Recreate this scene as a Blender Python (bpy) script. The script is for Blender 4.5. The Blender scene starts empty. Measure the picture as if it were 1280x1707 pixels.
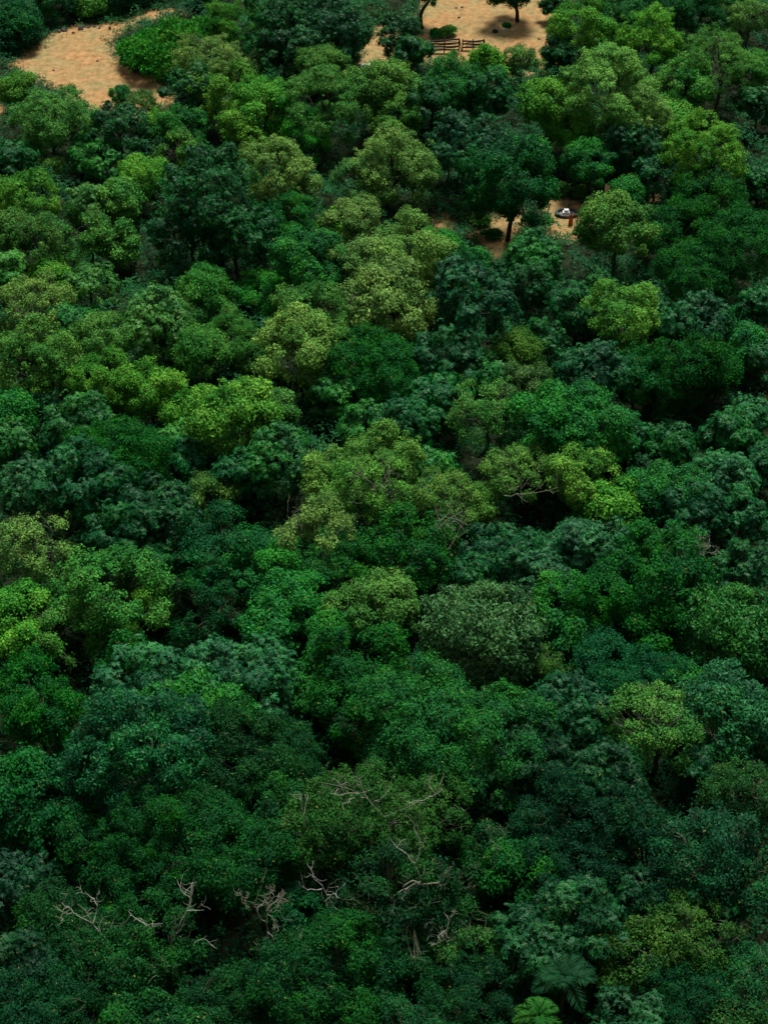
import bpy, bmesh, math, random
import numpy as np
from mathutils import Vector, Matrix

scene = bpy.context.scene
COL = scene.collection
R_ = math.radians

# ------------------------------------------------------------------ camera
CAM_H = 118.0
PITCH = R_(38.8)          # looking down from a hill
VFOV = R_(30.0)
cam_d = bpy.data.cameras.new("camera")
cam = bpy.data.objects.new("camera", cam_d)
COL.objects.link(cam)
cam.location = (0, 0, CAM_H)
cam.rotation_euler = (R_(90) - PITCH, 0, 0)
cam_d.sensor_fit = 'VERTICAL'
cam_d.angle = VFOV
cam_d.clip_end = 6000
scene.camera = cam

# ------------------------------------------------------------------ light
SUN_EL, SUN_AZ = R_(66), R_(15)
world = bpy.data.worlds.new("World")
scene.world = world
world.use_nodes = True
nt = world.node_tree
nt.nodes.clear()
sky = nt.nodes.new('ShaderNodeTexSky')
sky.sky_type = 'NISHITA'
sky.sun_disc = False
sky.sun_elevation = SUN_EL
sky.sun_rotation = SUN_AZ
sky.dust_density = 3.0
bg = nt.nodes.new('ShaderNodeBackground')
bg.inputs['Strength'].default_value = 0.05
wo = nt.nodes.new('ShaderNodeOutputWorld')
veil = nt.nodes.new('ShaderNodeHueSaturation')     # thin cloud takes most of the blue out of the sky
veil.inputs['Saturation'].default_value = 0.18
nt.links.new(sky.outputs[0], veil.inputs['Color'])
nt.links.new(veil.outputs[0], bg.inputs[0])
nt.links.new(bg.outputs[0], wo.inputs[0])
sun_d = bpy.data.lights.new("sun", 'SUN')
sun_d.energy = 3.2
sun_d.angle = R_(16)
sun_d.color = (1.0, 0.965, 0.9)
sun = bpy.data.objects.new("sun", sun_d)
COL.objects.link(sun)
sdir = Vector((math.cos(SUN_EL) * math.sin(SUN_AZ), math.cos(SUN_EL) * math.cos(SUN_AZ), math.sin(SUN_EL)))
sun.rotation_euler = sdir.to_track_quat('Z', 'Y').to_euler()
scene.view_settings.view_transform = 'Standard'
scene.view_settings.look = 'None'
scene.view_settings.exposure = 0.92
scene.view_settings.gamma = 1.0
scene.cycles.max_bounces = 5
scene.cycles.diffuse_bounces = 2
scene.cycles.transmission_bounces = 3
scene.cycles.glossy_bounces = 2

# ------------------------------------------------------------------ picture to world
PW, PH = 1280.0, 1707.0
FPX = PH / 2 / math.tan(VFOV / 2)
cp, sp = math.cos(PITCH), math.sin(PITCH)


def ray(px, py):
    u = (px - PW / 2) / FPX
    v = (PH / 2 - py) / FPX
    return Vector((u, cp + v * sp, -sp + v * cp))


def at(px, py, z=0.0):
    r = ray(px, py)
    return Vector((0, 0, CAM_H)) + r * ((z - CAM_H) / r.z)


def depth(p):
    return (p.y) * cp - (p.z - CAM_H) * sp


# ------------------------------------------------------------------ helpers
def thing(name, label, cat, loc=(0, 0, 0), rotz=0.0, group=None):
    o = bpy.data.objects.new(name, None)
    COL.objects.link(o)
    o.empty_display_size = 0.5
    o.location = loc
    o.rotation_euler = (0, 0, rotz)
    o['label'] = label
    o['category'] = cat
    if group:
        o['group'] = group
    return o


def tag(o, label, cat, group=None):
    o['label'] = label
    o['category'] = cat
    if group:
        o['group'] = group
    return o


def link(name, me, parent=None, loc=(0, 0, 0)):
    o = bpy.data.objects.new(name, me)
    COL.objects.link(o)
    o.location = loc
    if parent is not None:
        o.parent = parent
    return o


def np_mesh(name, V, Q, mat, tint=None, smooth=False):
    """V (n,3) float, Q (m,4) int quads -> mesh"""
    me = bpy.data.meshes.new(name)
    V = np.ascontiguousarray(V, dtype=np.float32)
    Q = np.ascontiguousarray(Q, dtype=np.int32)
    me.vertices.add(len(V))
    me.vertices.foreach_set('co', V.ravel())
    me.loops.add(Q.size)
    me.loops.foreach_set('vertex_index', Q.ravel())
    me.polygons.add(len(Q))
    me.polygons.foreach_set('loop_start', np.arange(0, Q.size, 4, dtype=np.int32))
    if smooth:
        me.polygons.foreach_set('use_smooth', np.ones(len(Q), dtype=bool))
    if tint is not None:
        a = me.attributes.new('tint', 'FLOAT_VECTOR', 'FACE')
        a.data.foreach_set('vector', np.ascontiguousarray(tint, dtype=np.float32).ravel())
    me.materials.append(mat)
    me.update(calc_edges=True)
    return me


class Tubes:
    """collects tapered tubes along polylines"""
    def __init__(self, sides=6):
        self.V, self.Q, self.n, self.s = [], [], 0, sides

    def add(self, pts, radii):
        P = np.asarray(pts, float)
        rr = np.asarray(radii, float)
        k = len(P)
        T = np.gradient(P, axis=0)
        T /= np.linalg.norm(T, axis=1)[:, None] + 1e-9
        ref = np.array([0.31, 0.9, 0.13])
        s = self.s
        ang = np.arange(s) * 2 * math.pi / s
        A = np.cross(T, ref)
        A /= np.linalg.norm(A, axis=1)[:, None] + 1e-9
        B = np.cross(T, A)
        ring = P[:, None, :] + rr[:, None, None] * (A[:, None, :] * np.cos(ang)[None, :, None] + B[:, None, :] * np.sin(ang)[None, :, None])
        self.V.append(ring.reshape(-1, 3))
        i = np.arange(k - 1)[:, None] * s
        j = np.arange(s)[None, :]
        j2 = (j + 1) % s
        q = np.stack([i + j, i + j2, i + s + j2, i + s + j], -1).reshape(-1, 4) + self.n
        self.Q.append(q)
        self.n += k * s

    def mesh(self, name, mat):
        return np_mesh(name, np.concatenate(self.V), np.concatenate(self.Q), mat, smooth=True)


def curve(p0, p1, bend, n=6, rng=None, wob=0.0):
    t = np.linspace(0, 1, n)[:, None]
    p0, p1, bend = map(lambda a: np.asarray(a, float), (p0, p1, bend))
    m = (p0 + p1) / 2 + bend
    c = (1 - t) ** 2 * p0 + 2 * t * (1 - t) * m + t ** 2 * p1
    if rng is not None and wob:
        w = rng.normal(0, wob, (n, 3))
        w[0] = 0
        w[-1] = 0
        c = c + w
    return c


# ------------------------------------------------------------------ materials
def new_mat(name):
    m = bpy.data.materials.new(name)
    m.use_nodes = True
    n = m.node_tree
    n.nodes.clear()
    return m, n, n.nodes, n.links


def leaf_material(name, rough=0.5, spec=0.35, trans=0.28):
    m, n, N, L = new_mat(name)
    oi = N.new('ShaderNodeObjectInfo')
    at_ = N.new('ShaderNodeAttribute')
    at_.attribute_name = 'tint'
    sep = N.new('ShaderNodeSeparateXYZ')
    L.new(at_.outputs['Vector'], sep.inputs[0])
    # leaf to leaf brightness
    vr = N.new('ShaderNodeMapRange')
    vr.inputs['To Min'].default_value = 0.5
    vr.inputs['To Max'].default_value = 1.62
    L.new(sep.outputs['X'], vr.inputs['Value'])
    # clump to clump: fresher growth turns yellower, some cooler
    hr = N.new('ShaderNodeMapRange')
    hr.inputs['To Min'].default_value = 0.518
    hr.inputs['To Max'].default_value = 0.484
    L.new(sep.outputs['Y'], hr.inputs['Value'])
    cv = N.new('ShaderNodeMapRange')
    cv.inputs['To Min'].default_value = 0.7
    cv.inputs['To Max'].default_value = 1.42
    L.new(sep.outputs['Y'], cv.inputs['Value'])
    mu = N.new('ShaderNodeMath')
    mu.operation = 'MULTIPLY'
    L.new(vr.outputs[0], mu.inputs[0])
    L.new(cv.outputs[0], mu.inputs[1])
    hs = N.new('ShaderNodeHueSaturation')
    L.new(hr.outputs[0], hs.inputs['Hue'])
    L.new(mu.outputs[0], hs.inputs['Value'])
    L.new(oi.outputs['Color'], hs.inputs['Color'])
    # a few dry or yellow leaves
    gt = N.new('ShaderNodeMath')
    gt.operation = 'GREATER_THAN'
    gt.inputs[1].default_value = 0.991
    L.new(sep.outputs['Z'], gt.inputs[0])
    mx = N.new('ShaderNodeMixRGB')
    L.new(gt.outputs[0], mx.inputs[0])
    L.new(hs.outputs[0], mx.inputs[1])
    yel = N.new('ShaderNodeMixRGB')
    yel.inputs[0].default_value = 0.45
    L.new(hs.outputs[0], yel.inputs[1])
    yel.inputs[2].default_value = (0.26, 0.22, 0.05, 1)
    L.new(yel.outputs[0], mx.inputs[2])
    p = N.new('ShaderNodeBsdfPrincipled')
    p.inputs['Roughness'].default_value = rough
    p.inputs['Specular IOR Level'].default_value = spec
    L.new(mx.outputs[0], p.inputs['Base Color'])
    tr = N.new('ShaderNodeBsdfTranslucent')
    tc = N.new('ShaderNodeHueSaturation')
    tc.inputs['Hue'].default_value = 0.485
    tc.inputs['Value'].default_value = 1.1
    L.new(mx.outputs[0], tc.inputs['Color'])
    L.new(tc.outputs[0], tr.inputs['Color'])
    ms = N.new('ShaderNodeMixShader')
    ms.inputs[0].default_value = trans
    L.new(p.outputs[0], ms.inputs[1])
    L.new(tr.outputs[0], ms.inputs[2])
    o = N.new('ShaderNodeOutputMaterial')
    L.new(ms.outputs[0], o.inputs[0])
    return m


def rough_material(name, c1, c2, scale=3.0, rough=0.9, bump=0.4, objcol=False, detail=6.0):
    m, n, N, L = new_mat(name)
    tc = N.new('ShaderNodeTexCoord')
    nz = N.new('ShaderNodeTexNoise')
    nz.inputs['Scale'].default_value = scale
    nz.inputs['Detail'].default_value = detail
    L.new(tc.outputs['Object'], nz.inputs['Vector'])
    rp = N.new('ShaderNodeValToRGB')
    rp.color_ramp.elements[0].position = 0.35
    rp.color_ramp.elements[1].position = 0.68
    rp.color_ramp.elements[0].color = (*c1, 1)
    rp.color_ramp.elements[1].color = (*c2, 1)
    L.new(nz.outputs['Fac'], rp.inputs[0])
    colr = rp.outputs[0]
    if objcol:
        oi = N.new('ShaderNodeObjectInfo')
        mm = N.new('ShaderNodeMixRGB')
        mm.blend_type = 'MULTIPLY'
        mm.inputs[0].default_value = 1
        L.new(rp.outputs[0], mm.inputs[1])
        L.new(oi.outputs['Color'], mm.inputs[2])
        colr = mm.outputs[0]
    p = N.new('ShaderNodeBsdfPrincipled')
    p.inputs['Roughness'].default_value = rough
    p.inputs['Specular IOR Level'].default_value = 0.25
    L.new(colr, p.inputs['Base Color'])
    b = N.new('ShaderNodeBump')
    b.inputs['Strength'].default_value = bump
    b.inputs['Distance'].default_value = 0.05
    L.new(nz.outputs['Fac'], b.inputs['Height'])
    L.new(b.outputs[0], p.inputs['Normal'])
    o = N.new('ShaderNodeOutputMaterial')
    L.new(p.outputs[0], o.inputs[0])
    return m


M_LEAF = leaf_material('leaf_matt', 0.6, 0.06, 0.16)
M_GLOSS = leaf_material('leaf_glossy', 0.5, 0.14, 0.12)
M_BARK = rough_material('bark', (0.55, 0.55, 0.55), (1, 1, 1), 5.0, 0.9, 0.5, objcol=True)
M_ROCK = rough_material('dark_rock', (0.02, 0.021, 0.022), (0.11, 0.105, 0.095), 2.5)
M_PALE = rough_material('pale_stone', (0.36, 0.33, 0.28), (0.6, 0.56, 0.48), 4.0)
M_WHITE = rough_material('white_paint', (0.72, 0.72, 0.7), (0.82, 0.82, 0.8), 8.0, 0.6, 0.1)
M_RUBBER = rough_material('black_rubber', (0.012, 0.012, 0.012), (0.03, 0.03, 0.03), 9.0, 0.7)
M_DARKWOOD = rough_material('weathered_black_wood', (0.01, 0.009, 0.008), (0.035, 0.03, 0.026), 6.0)
M_PALEWOOD = rough_material('bleached_wood', (0.3, 0.24, 0.17), (0.52, 0.45, 0.34), 6.0)
M_ORANGE = rough_material('orange_cloth', (0.38, 0.085, 0.02), (0.5, 0.12, 0.03), 14.0, 0.85, 0.2)
M_FLAG = rough_material('pale_orange_cloth', (0.74, 0.38, 0.16), (0.82, 0.5, 0.25), 8.0, 0.85, 0.1)
M_SKIN = rough_material('skin', (0.16, 0.085, 0.05), (0.2, 0.11, 0.07), 20.0, 0.55, 0.02)
M_HAIR = rough_material('dark_hair', (0.008, 0.007, 0.006), (0.016, 0.014, 0.012), 40.0, 0.6, 0.1)

# ------------------------------------------------------------------ ground
CLEAR = [
    [(10, 105), (60, 75), (95, 48), (140, 40), (200, 36), (235, 18), (296, 16), (305, 26), (240, 42), (215, 48), (195, 62), (192, 78),
     (206, 106), (235, 120), (275, 130), (290, 170), (240, 215), (160, 190), (80, 150), (35, 122)],
    [(690, 110), (690, 20), (720, -30), (960, -40), (955, 10), (930, 60), (940, 120), (870, 130), (760, 110)],
    [(592, 125), (597, 72), (622, 58), (620, 44), (655, 38), (665, 60), (650, 110)],
    [(896, 335), (922, 312), (968, 336), (984, 352), (972, 398), (936, 408), (904, 380)],
    [(778, 386), (822, 356), (872, 350), (874, 368), (844, 440), (808, 430)],
    [(715, 362), (752, 355), (760, 380), (735, 395)],
    [(-60, 175), (12, 178), (14, 205), (-60, 215)],
    [(1070, 335), (1095, 328), (1100, 345), (1075, 350)],
]


def inside(X, Y, poly):
    c = np.zeros(X.shape, bool)
    n = len(poly)
    j = n - 1
    for i in range(n):
        xi, yi = poly[i]
        xj, yj = poly[j]
        if abs(yj - yi) > 1e-9:
            c ^= ((yi > Y) != (yj > Y)) & (X < (xj - xi) * (Y - yi) / (yj - yi) + xi)
        j = i
    return c


def edge_dist(X, Y, poly):
    """signed distance (metres, + inside) to a ground polygon"""
    d = np.full(X.shape, 1e9)
    n = len(poly)
    for i in range(n):
        ax, ay = poly[i]
        bx, by = poly[(i + 1) % n]
        vx, vy = bx - ax, by - ay
        t = np.clip(((X - ax) * vx + (Y - ay) * vy) / (vx * vx + vy * vy + 1e-9), 0, 1)
        d = np.minimum(d, np.hypot(X - ax - t * vx, Y - ay - t * vy))
    return np.where(inside(X, Y, poly), d, -d)


CLEAR_W = [[tuple(at(x, y, 0.0)[:2]) for x, y in poly] for poly in CLEAR]


def soil_mask(X, Y):
    s = np.full(X.shape, -1e9)
    for pl in CLEAR_W:
        s = np.maximum(s, edge_dist(X, Y, pl))
    return s


def bumps(X, Y):
    return 0.22 * np.sin(X * 0.11 + 1.3) * np.cos(Y * 0.083) + 0.12 * np.sin(X * 0.31 + Y * 0.23) + 0.05 * np.sin(X * 0.9 - Y * 0.71)


xs = np.concatenate([[-2500, -1200, -500, -220, -130], np.arange(-90, 90.1, 0.6), [130, 220, 500, 1200, 2500]])
ys = np.concatenate([[-1500, -500, -100, -20, 0, 8, 16, 24, 32, 40, 48, 56, 62, 67], np.arange(70, 320.1, 0.6), [360, 500, 900, 1800, 4000]])
GX, GY = np.meshgrid(xs, ys)
sd = soil_mask(GX, GY)
GZ = bumps(GX, GY) * ((np.abs(GX) < 125) & (GY > 78) & (GY < 330))
# steep unseen hillside below the camera, added to dim sky light on near trees
GZ = GZ + 114.0 * np.clip((76.0 - GY) / 76.0, 0, 1) ** 1.15
V = np.stack([GX, GY, GZ], -1).reshape(-1, 3)
ny, nx = GX.shape
ii = (np.arange(ny - 1)[:, None] * nx + np.arange(nx - 1)[None, :]).ravel()
Q = np.stack([ii, ii + 1, ii + nx + 1, ii + nx], -1)


def ground_material():
    m, n, N, L = new_mat('forest_soil')
    tc = N.new('ShaderNodeTexCoord')
    at_ = N.new('ShaderNodeAttribute')
    at_.attribute_name = 'soil'

    def noise(scale, det=6):
        z = N.new('ShaderNodeTexNoise')
        z.inputs['Scale'].default_value = scale
        z.inputs['Detail'].default_value = det
        z.inputs['Roughness'].default_value = 0.65
        L.new(tc.outputs['Object'], z.inputs['Vector'])
        return z

    def ramp(src, stops):
        r = N.new('ShaderNodeValToRGB')
        e = r.color_ramp.elements
        e[0].position, e[0].color = stops[0][0], (*stops[0][1], 1)
        e[1].position, e[1].color = stops[-1][0], (*stops[-1][1], 1)
        for s in stops[1:-1]:
            x = e.new(s[0])
            x.color = (*s[1], 1)
        L.new(src, r.inputs[0])
        return r
    n1, n2, n3 = noise(0.22), noise(1.1, 10), noise(0.09, 3)
    soil = ramp(n2.outputs['Fac'], [(0.28, (0.15, 0.084, 0.035)), (0.5, (0.28, 0.154, 0.062)), (0.74, (0.40, 0.235, 0.105))])
    dry = ramp(n2.outputs['Fac'], [(0.3, (0.12, 0.11, 0.042)), (0.7, (0.30, 0.225, 0.10))])
    gm = ramp(n1.outputs['Fac'], [(0.38, (0, 0, 0)), (0.62, (0.95, 0.95, 0.95))])
    mixs = N.new('ShaderNodeMixRGB')
    L.new(gm.outputs[0], mixs.inputs[0])
    L.new(soil.outputs[0], mixs.inputs[1])
    L.new(dry.outputs[0], mixs.inputs[2])
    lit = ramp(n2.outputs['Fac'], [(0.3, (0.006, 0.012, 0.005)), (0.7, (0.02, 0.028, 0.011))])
    # ragged border: distance to the border plus noise
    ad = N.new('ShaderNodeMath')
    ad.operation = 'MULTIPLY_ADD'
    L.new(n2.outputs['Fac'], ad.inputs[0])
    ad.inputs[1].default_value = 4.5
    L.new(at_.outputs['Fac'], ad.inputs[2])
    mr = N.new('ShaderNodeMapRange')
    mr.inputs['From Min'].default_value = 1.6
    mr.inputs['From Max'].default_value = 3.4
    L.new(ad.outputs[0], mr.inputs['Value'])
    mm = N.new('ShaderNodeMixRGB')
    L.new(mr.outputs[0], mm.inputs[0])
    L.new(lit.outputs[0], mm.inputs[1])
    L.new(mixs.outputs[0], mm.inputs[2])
    p = N.new('ShaderNodeBsdfPrincipled')
    p.inputs['Roughness'].default_value = 0.95
    p.inputs['Specular IOR Level'].default_value = 0.1
    L.new(mm.outputs[0], p.inputs['Base Color'])
    b = N.new('ShaderNodeBump')
    b.inputs['Strength'].default_value = 0.3
    b.inputs['Distance'].default_value = 0.2
    L.new(n2.outputs['Fac'], b.inputs['Height'])
    L.new(b.outputs[0], p.inputs['Normal'])
    o = N.new('ShaderNodeOutputMaterial')
    L.new(p.outputs[0], o.inputs[0])
    return m


gm_ = np_mesh('ground', V, Q, ground_material(), smooth=True)
a = gm_.attributes.new('soil', 'FLOAT', 'POINT')
a.data.foreach_set('value', np.clip(sd, -20, 20).astype(np.float32).ravel())
ground = link('ground', gm_)
ground['kind'] = 'structure'


# ------------------------------------------------------------------ leaves
def unit(v):
    return v / (np.linalg.norm(v, axis=-1, keepdims=True) + 1e-9)


def sphere_dirs(rng, n, zmin=-1.0):
    z = rng.uniform(zmin, 1, n)
    a = rng.uniform(0, 2 * math.pi, n)
    r = np.sqrt(1 - z * z)
    return np.stack([r * np.cos(a), r * np.sin(a), z], -1)


def leaf_quads(P, T, S, Ln, Wd, fold, rng):
    """diamond leaves folded on the midrib: P base, T along, S side"""
    T = unit(T)
    S = unit(S - (S * T).sum(-1, keepdims=True) * T)
    N_ = np.cross(T, S)
    n = len(P)
    Ln = Ln[:, None]
    Wd = Wd[:, None]
    mid = P + T * Ln * 0.45
    a = mid + S * Wd * 0.5 + N_ * Wd * fold
    b = mid - S * Wd * 0.5 + N_ * Wd * fold
    tip = P + T * Ln - N_ * Ln * 0.08
    V = np.stack([P, a, tip, b], 1).reshape(-1, 3)
    Q = np.arange(4 * n).reshape(n, 4)
    return V, Q


KIND = {
    # bough = share of R taken by one bough's dome, rc = clump radius in metres, L/W = leaf length/width
    'round': dict(nb=17, bough=(0.22, 0.44), rc=(0.42, 0.95), L=0.215, W=0.14, cover=1.0, whorl=0, droop=0.15, q=0.92, zmin=-0.7, fill=1.05, sc=0.5, mat=0, lobes=0.42),
    'whorl': dict(nb=18, bough=(0.20, 0.40), rc=(0.40, 0.85), L=0.27, W=0.09, cover=1.1, whorl=8, droop=0.55, q=0.95, zmin=-0.7, fill=1.15, sc=0.3, mat=1, lobes=0.42),
    'fine': dict(nb=16, bough=(0.24, 0.46), rc=(0.34, 0.85), L=0.215, W=0.085, cover=1.0, whorl=0, droop=0.3, q=0.85, zmin=-0.65, fill=1.05, sc=1.2, mat=0, lobes=0.45),
    'open': dict(nb=15, bough=(0.20, 0.38), rc=(0.34, 0.75), L=0.19, W=0.11, cover=0.75, whorl=0, droop=0.1, q=0.86, zmin=-0.4, fill=0.85, sc=1.0, mat=0, lobes=0.45),
    'dome': dict(nb=20, bough=(0.28, 0.44), rc=(0.5, 1.0), L=0.32, W=0.125, cover=1.05, whorl=0, droop=0.95, q=0.92, zmin=-0.7, fill=1.05, sc=0.45, mat=1, lobes=0.2),
    'bush': dict(nb=17, bough=(0.22, 0.44), rc=(0.40, 0.9), L=0.23, W=0.14, cover=1.1, whorl=0, droop=0.1, q=0.90, zmin=-0.3, fill=1.2, sc=0.7, mat=0, lobes=0.4),
    'shrub': dict(nb=12, bough=(0.30, 0.48), rc=(0.36, 0.7), L=0.50, W=0.13, cover=1.1, whorl=6, droop=-0.5, q=0.75, zmin=-0.1, fill=1.1, sc=0.6, mat=0, lobes=0.3),
}


def crown_build(kind, R, seed):
    k = KIND[kind]
    rng = np.random.default_rng(seed)
    q = k['q']
    # uneven outline: a few wide swellings and hollows
    ax = sphere_dirs(rng, 6)
    am = rng.uniform(-1, 0.55, 6) * k['lobes']

    def env(u):
        return 1 + (np.exp(3.0 * (u @ ax.T - 1)) * am).sum(-1)
    # boughs spread apart over the crown
    nb = k['nb'] + int(rng.integers(-2, 3)) + (3 if R > 5.5 else 0)
    cand = sphere_dirs(rng, 160, k['zmin'])
    sel = [int(rng.integers(160))]
    while len(sel) < nb:
        dd = (cand @ cand[sel].T).max(1) + rng.normal(0, 0.09, 160)
        sel.append(int(np.argmin(dd)))
    bd = cand[sel]
    br = rng.uniform(*k['bough'], nb) * R
    br *= np.where(bd[:, 2] < 0, 0.85, 1.0)
    bc = bd * ((env(bd) * rng.uniform(0.8, 1.14, nb) * R - br * 0.95)[:, None])
    Cs, rcs, bis, outs = [], [], [], []
    for i in range(nb):
        rcm = min(sum(k['rc']) / 2, 0.2 * R)
        n_ = int(k['fill'] * 2.6 * math.pi * (br[i] + 0.1) ** 2 / (math.pi * rcm ** 2)) + 6
        d = sphere_dirs(rng, n_)
        ok = (d @ unit(bd[i] + np.array([0, 0, 0.35]))) > -0.35
        d = d[ok]
        r = rng.uniform(*k['rc'], len(d))
        r = np.minimum(r, 0.28 * R)
        c = bc[i] + d * ((br[i] * rng.uniform(0.74, 1.12, len(d)) - r * 0.6)[:, None])
        hid = np.zeros(len(d), bool)
        for j in range(nb):
            if j != i:
                hid |= np.linalg.norm(c - bc[j], axis=1) < br[j] * 0.62
        ok = ~hid
        Cs.append(c[ok])
        rcs.append(r[ok])
        outs.append(unit(d[ok] + bd[i] * 0.4))
        bis.append(np.full(ok.sum(), i))
    C, rc, u, bi = np.concatenate(Cs), np.concatenate(rcs), np.concatenate(outs), np.concatenate(bis)
    # some sprays stick out past the rest
    stick = rng.random(len(C)) < 0.2
    C = C + u * (stick * rng.uniform(0.1, 0.75, len(C)) * np.clip(R / 4.5, 0.5, 1.3))[:, None]
    rc = np.where(stick, rc * 0.7, rc)
    C = C * np.array([1, 1, q])
    nc = len(C)
    ctint = np.clip(rng.normal(0.5, 0.22, nc) + rng.normal(0, 0.17, nb)[bi], 0, 1)
    la = k['L'] * k['W'] * 0.5
    cnt = np.maximum(6, (k['cover'] * 2 * math.pi * rc ** 2 / la)).astype(int)
    if k['whorl']:
        cnt = np.maximum(2, cnt // k['whorl'])
    ci = np.repeat(np.arange(nc), cnt)
    n = len(ci)
    d = sphere_dirs(rng, n)
    out = u[ci]
    # mostly on the outer side of each clump
    flip = (d * (out + np.array([0, 0, 0.6]))).sum(-1) < -0.12
    keep = ~(flip & (rng.random(n) < 0.85))
    d, ci, out = d[keep], ci[keep], out[keep]
    n = len(ci)
    rr = rc[ci] * (rng.uniform(0.4, 1.18, n) + rng.normal(0, 0.1 * k['sc'], n))
    shape = rng.uniform(0.7, 1.35, (nc, 3)) * np.array([1, 1, 0.72])      # flattened, unequal sprays
    P = C[ci] + d * rr[:, None] * shape[ci]
    nrm = unit(d * 0.7 + out * 0.3 + np.array([0, 0, 0.35]) + rng.normal(0, 0.35 * k['sc'] + 0.12, (n, 3)))
    t1 = unit(np.cross(nrm, rng.normal(size=(n, 3))))
    t2 = np.cross(nrm, t1)
    tin = ctint[ci]
    if k['whorl']:
        w = k['whorl']
        ang = (np.arange(w) * 2 * math.pi / w)[None, :] + rng.uniform(0, 6.28, (n, 1)) + rng.normal(0, 0.2, (n, w))
        T = t1[:, None, :] * np.cos(ang)[..., None] + t2[:, None, :] * np.sin(ang)[..., None]
        lift = rng.uniform(0.0, 0.7, (n, w))[..., None]
        T = T + nrm[:, None, :] * (lift if k['droop'] > 0 else 0.5 + lift)
        T[..., 2] -= k['droop'] * rng.uniform(0.4, 1.1, (n, w))
        S = np.cross(np.broadcast_to(nrm[:, None, :], T.shape), T)
        P = np.repeat(P, w, 0)
        T = T.reshape(-1, 3)
        S = S.reshape(-1, 3)
        tin = np.repeat(tin, w)
    else:
        T = t1 + nrm * rng.uniform(-0.1, 0.5, n)[:, None]
        T[:, 2] -= k['droop'] * rng.uniform(0.5, 1.2, n)
        S = t2 + rng.normal(0, 0.25, (n, 3))
    m = len(P)
    sz = rng.uniform(0.65, 1.35, m)
    V, Q = leaf_quads(P, T, S, k['L'] * sz, k['W'] * sz, 0.12, rng)
    tint = np.stack([np.clip(rng.normal(0.5, 0.24, m), 0, 1), tin, rng.random(m)], -1)
    me = np_mesh(f'crown_{kind}', V, Q, (M_LEAF, M_GLOSS)[k['mat']], tint)
    return me, C, rc, q


ZC = {'round': 1.15, 'whorl': 1.15, 'fine': 1.05, 'open': 1.2, 'dome': 1.0, 'shrub': 0.42, 'bush': 0.5}


def trunk_build(kind, R, C, rc, seed):
    rng = np.random.default_rng(seed + 77)
    t = Tubes(7)
    zc = ZC[kind] * R
    lean = rng.normal(0, 0.06 * R, 2)
    r0 = 0.055 * R + 0.03
    fork = -0.55 * R * KIND[kind]['q']
    p0 = np.array([0, 0, -zc * 1.42 - 0.3])
    pf = np.array([lean[0], lean[1], fork])
    pts = curve(p0, pf, [lean[0] * 0.8, -lean[1] * 0.8, 0], 8, rng, 0.02 * R)
    rad = np.linspace(r0, r0 * 0.62, 8)
    rad[0] = r0 * 1.5
    t.add(pts, rad)
    nl = 7 if kind == 'open' else 5
    pick = [int(rng.integers(len(C)))]
    Cn = unit(C)
    while len(pick) < min(nl, len(C)):
        dmin = np.min([np.linalg.norm(Cn - Cn[i], axis=1) for i in pick], 0)
        dmin[C[:, 2] < -0.1 * R] *= 0.6
        pick.append(int(np.argmax(dmin)))
    owner = np.argmax(Cn @ Cn[pick].T, 1)
    for li, i in enumerate(pick):
        tgt = C[i] * 0.72
        bend = np.array([tgt[0] * -0.15, tgt[1] * -0.15, 0.05 * R]) + rng.normal(0, 0.05 * R, 3)
        pl = curve(pf, tgt, bend, 7, rng, 0.025 * R)
        t.add(pl, np.linspace(r0 * 0.5, r0 * 0.2, 7))
        mem = np.where(owner == li)[0]
        lim = 10 if kind == 'open' else 3
        for j in mem[:lim]:
            s = pl[int(rng.integers(3, 7))]
            e = C[j] + (unit(C[j]) * rc[j] * (1.05 if kind == 'open' else 0.6))
            br = curve(s, e, rng.normal(0, 0.07 * R, 3), 6, rng, 0.02 * R)
            t.add(br, np.linspace(r0 * 0.2, 0.014 if kind == 'open' else 0.02, 6))
            if kind == 'open':
                for _ in range(3):
                    s2 = br[int(rng.integers(2, 5))]
                    e2 = s2 + unit((e - s2) + rng.normal(0, 0.5 * R * 0.3, 3)) * rc[j] * rng.uniform(0.9, 1.6)
                    t.add(curve(s2, e2, rng.normal(0, 0.03 * R, 3), 4), np.linspace(r0 * 0.1, 0.012, 4))
    return t.mesh(f'trunk_{kind}', M_BARK)


SIZES = {'round': (2.6, 4.2, 6.4), 'whorl': (2.6, 4.4, 6.6), 'fine': (2.8, 4.6, 6.8), 'open': (2.8, 4.4, 6.4), 'dome': (4.8, 6.8), 'shrub': (0.75, 1.6, 3.6), 'bush': (2.6, 4.6)}
NVAR = {'round': 4, 'whorl': 4, 'fine': 3, 'open': 4, 'dome': 2, 'shrub': 3, 'bush': 3}
LIB = {}


def variant(kind, R, i):
    sizes = SIZES[kind]
    s = min(sizes, key=lambda z: abs(math.log(z / R)))
    key = (kind, s, i % NVAR[kind])
    if key not in LIB:
        seed = sum(ord(c) for c in kind) * 131 + int(s * 10) * 17 + key[2] * 7
        me, C, rc, q = crown_build(kind, s, seed)
        LIB[key] = (me, trunk_build(kind, s, C, rc, seed), q)
    return s, LIB[key]


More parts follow.
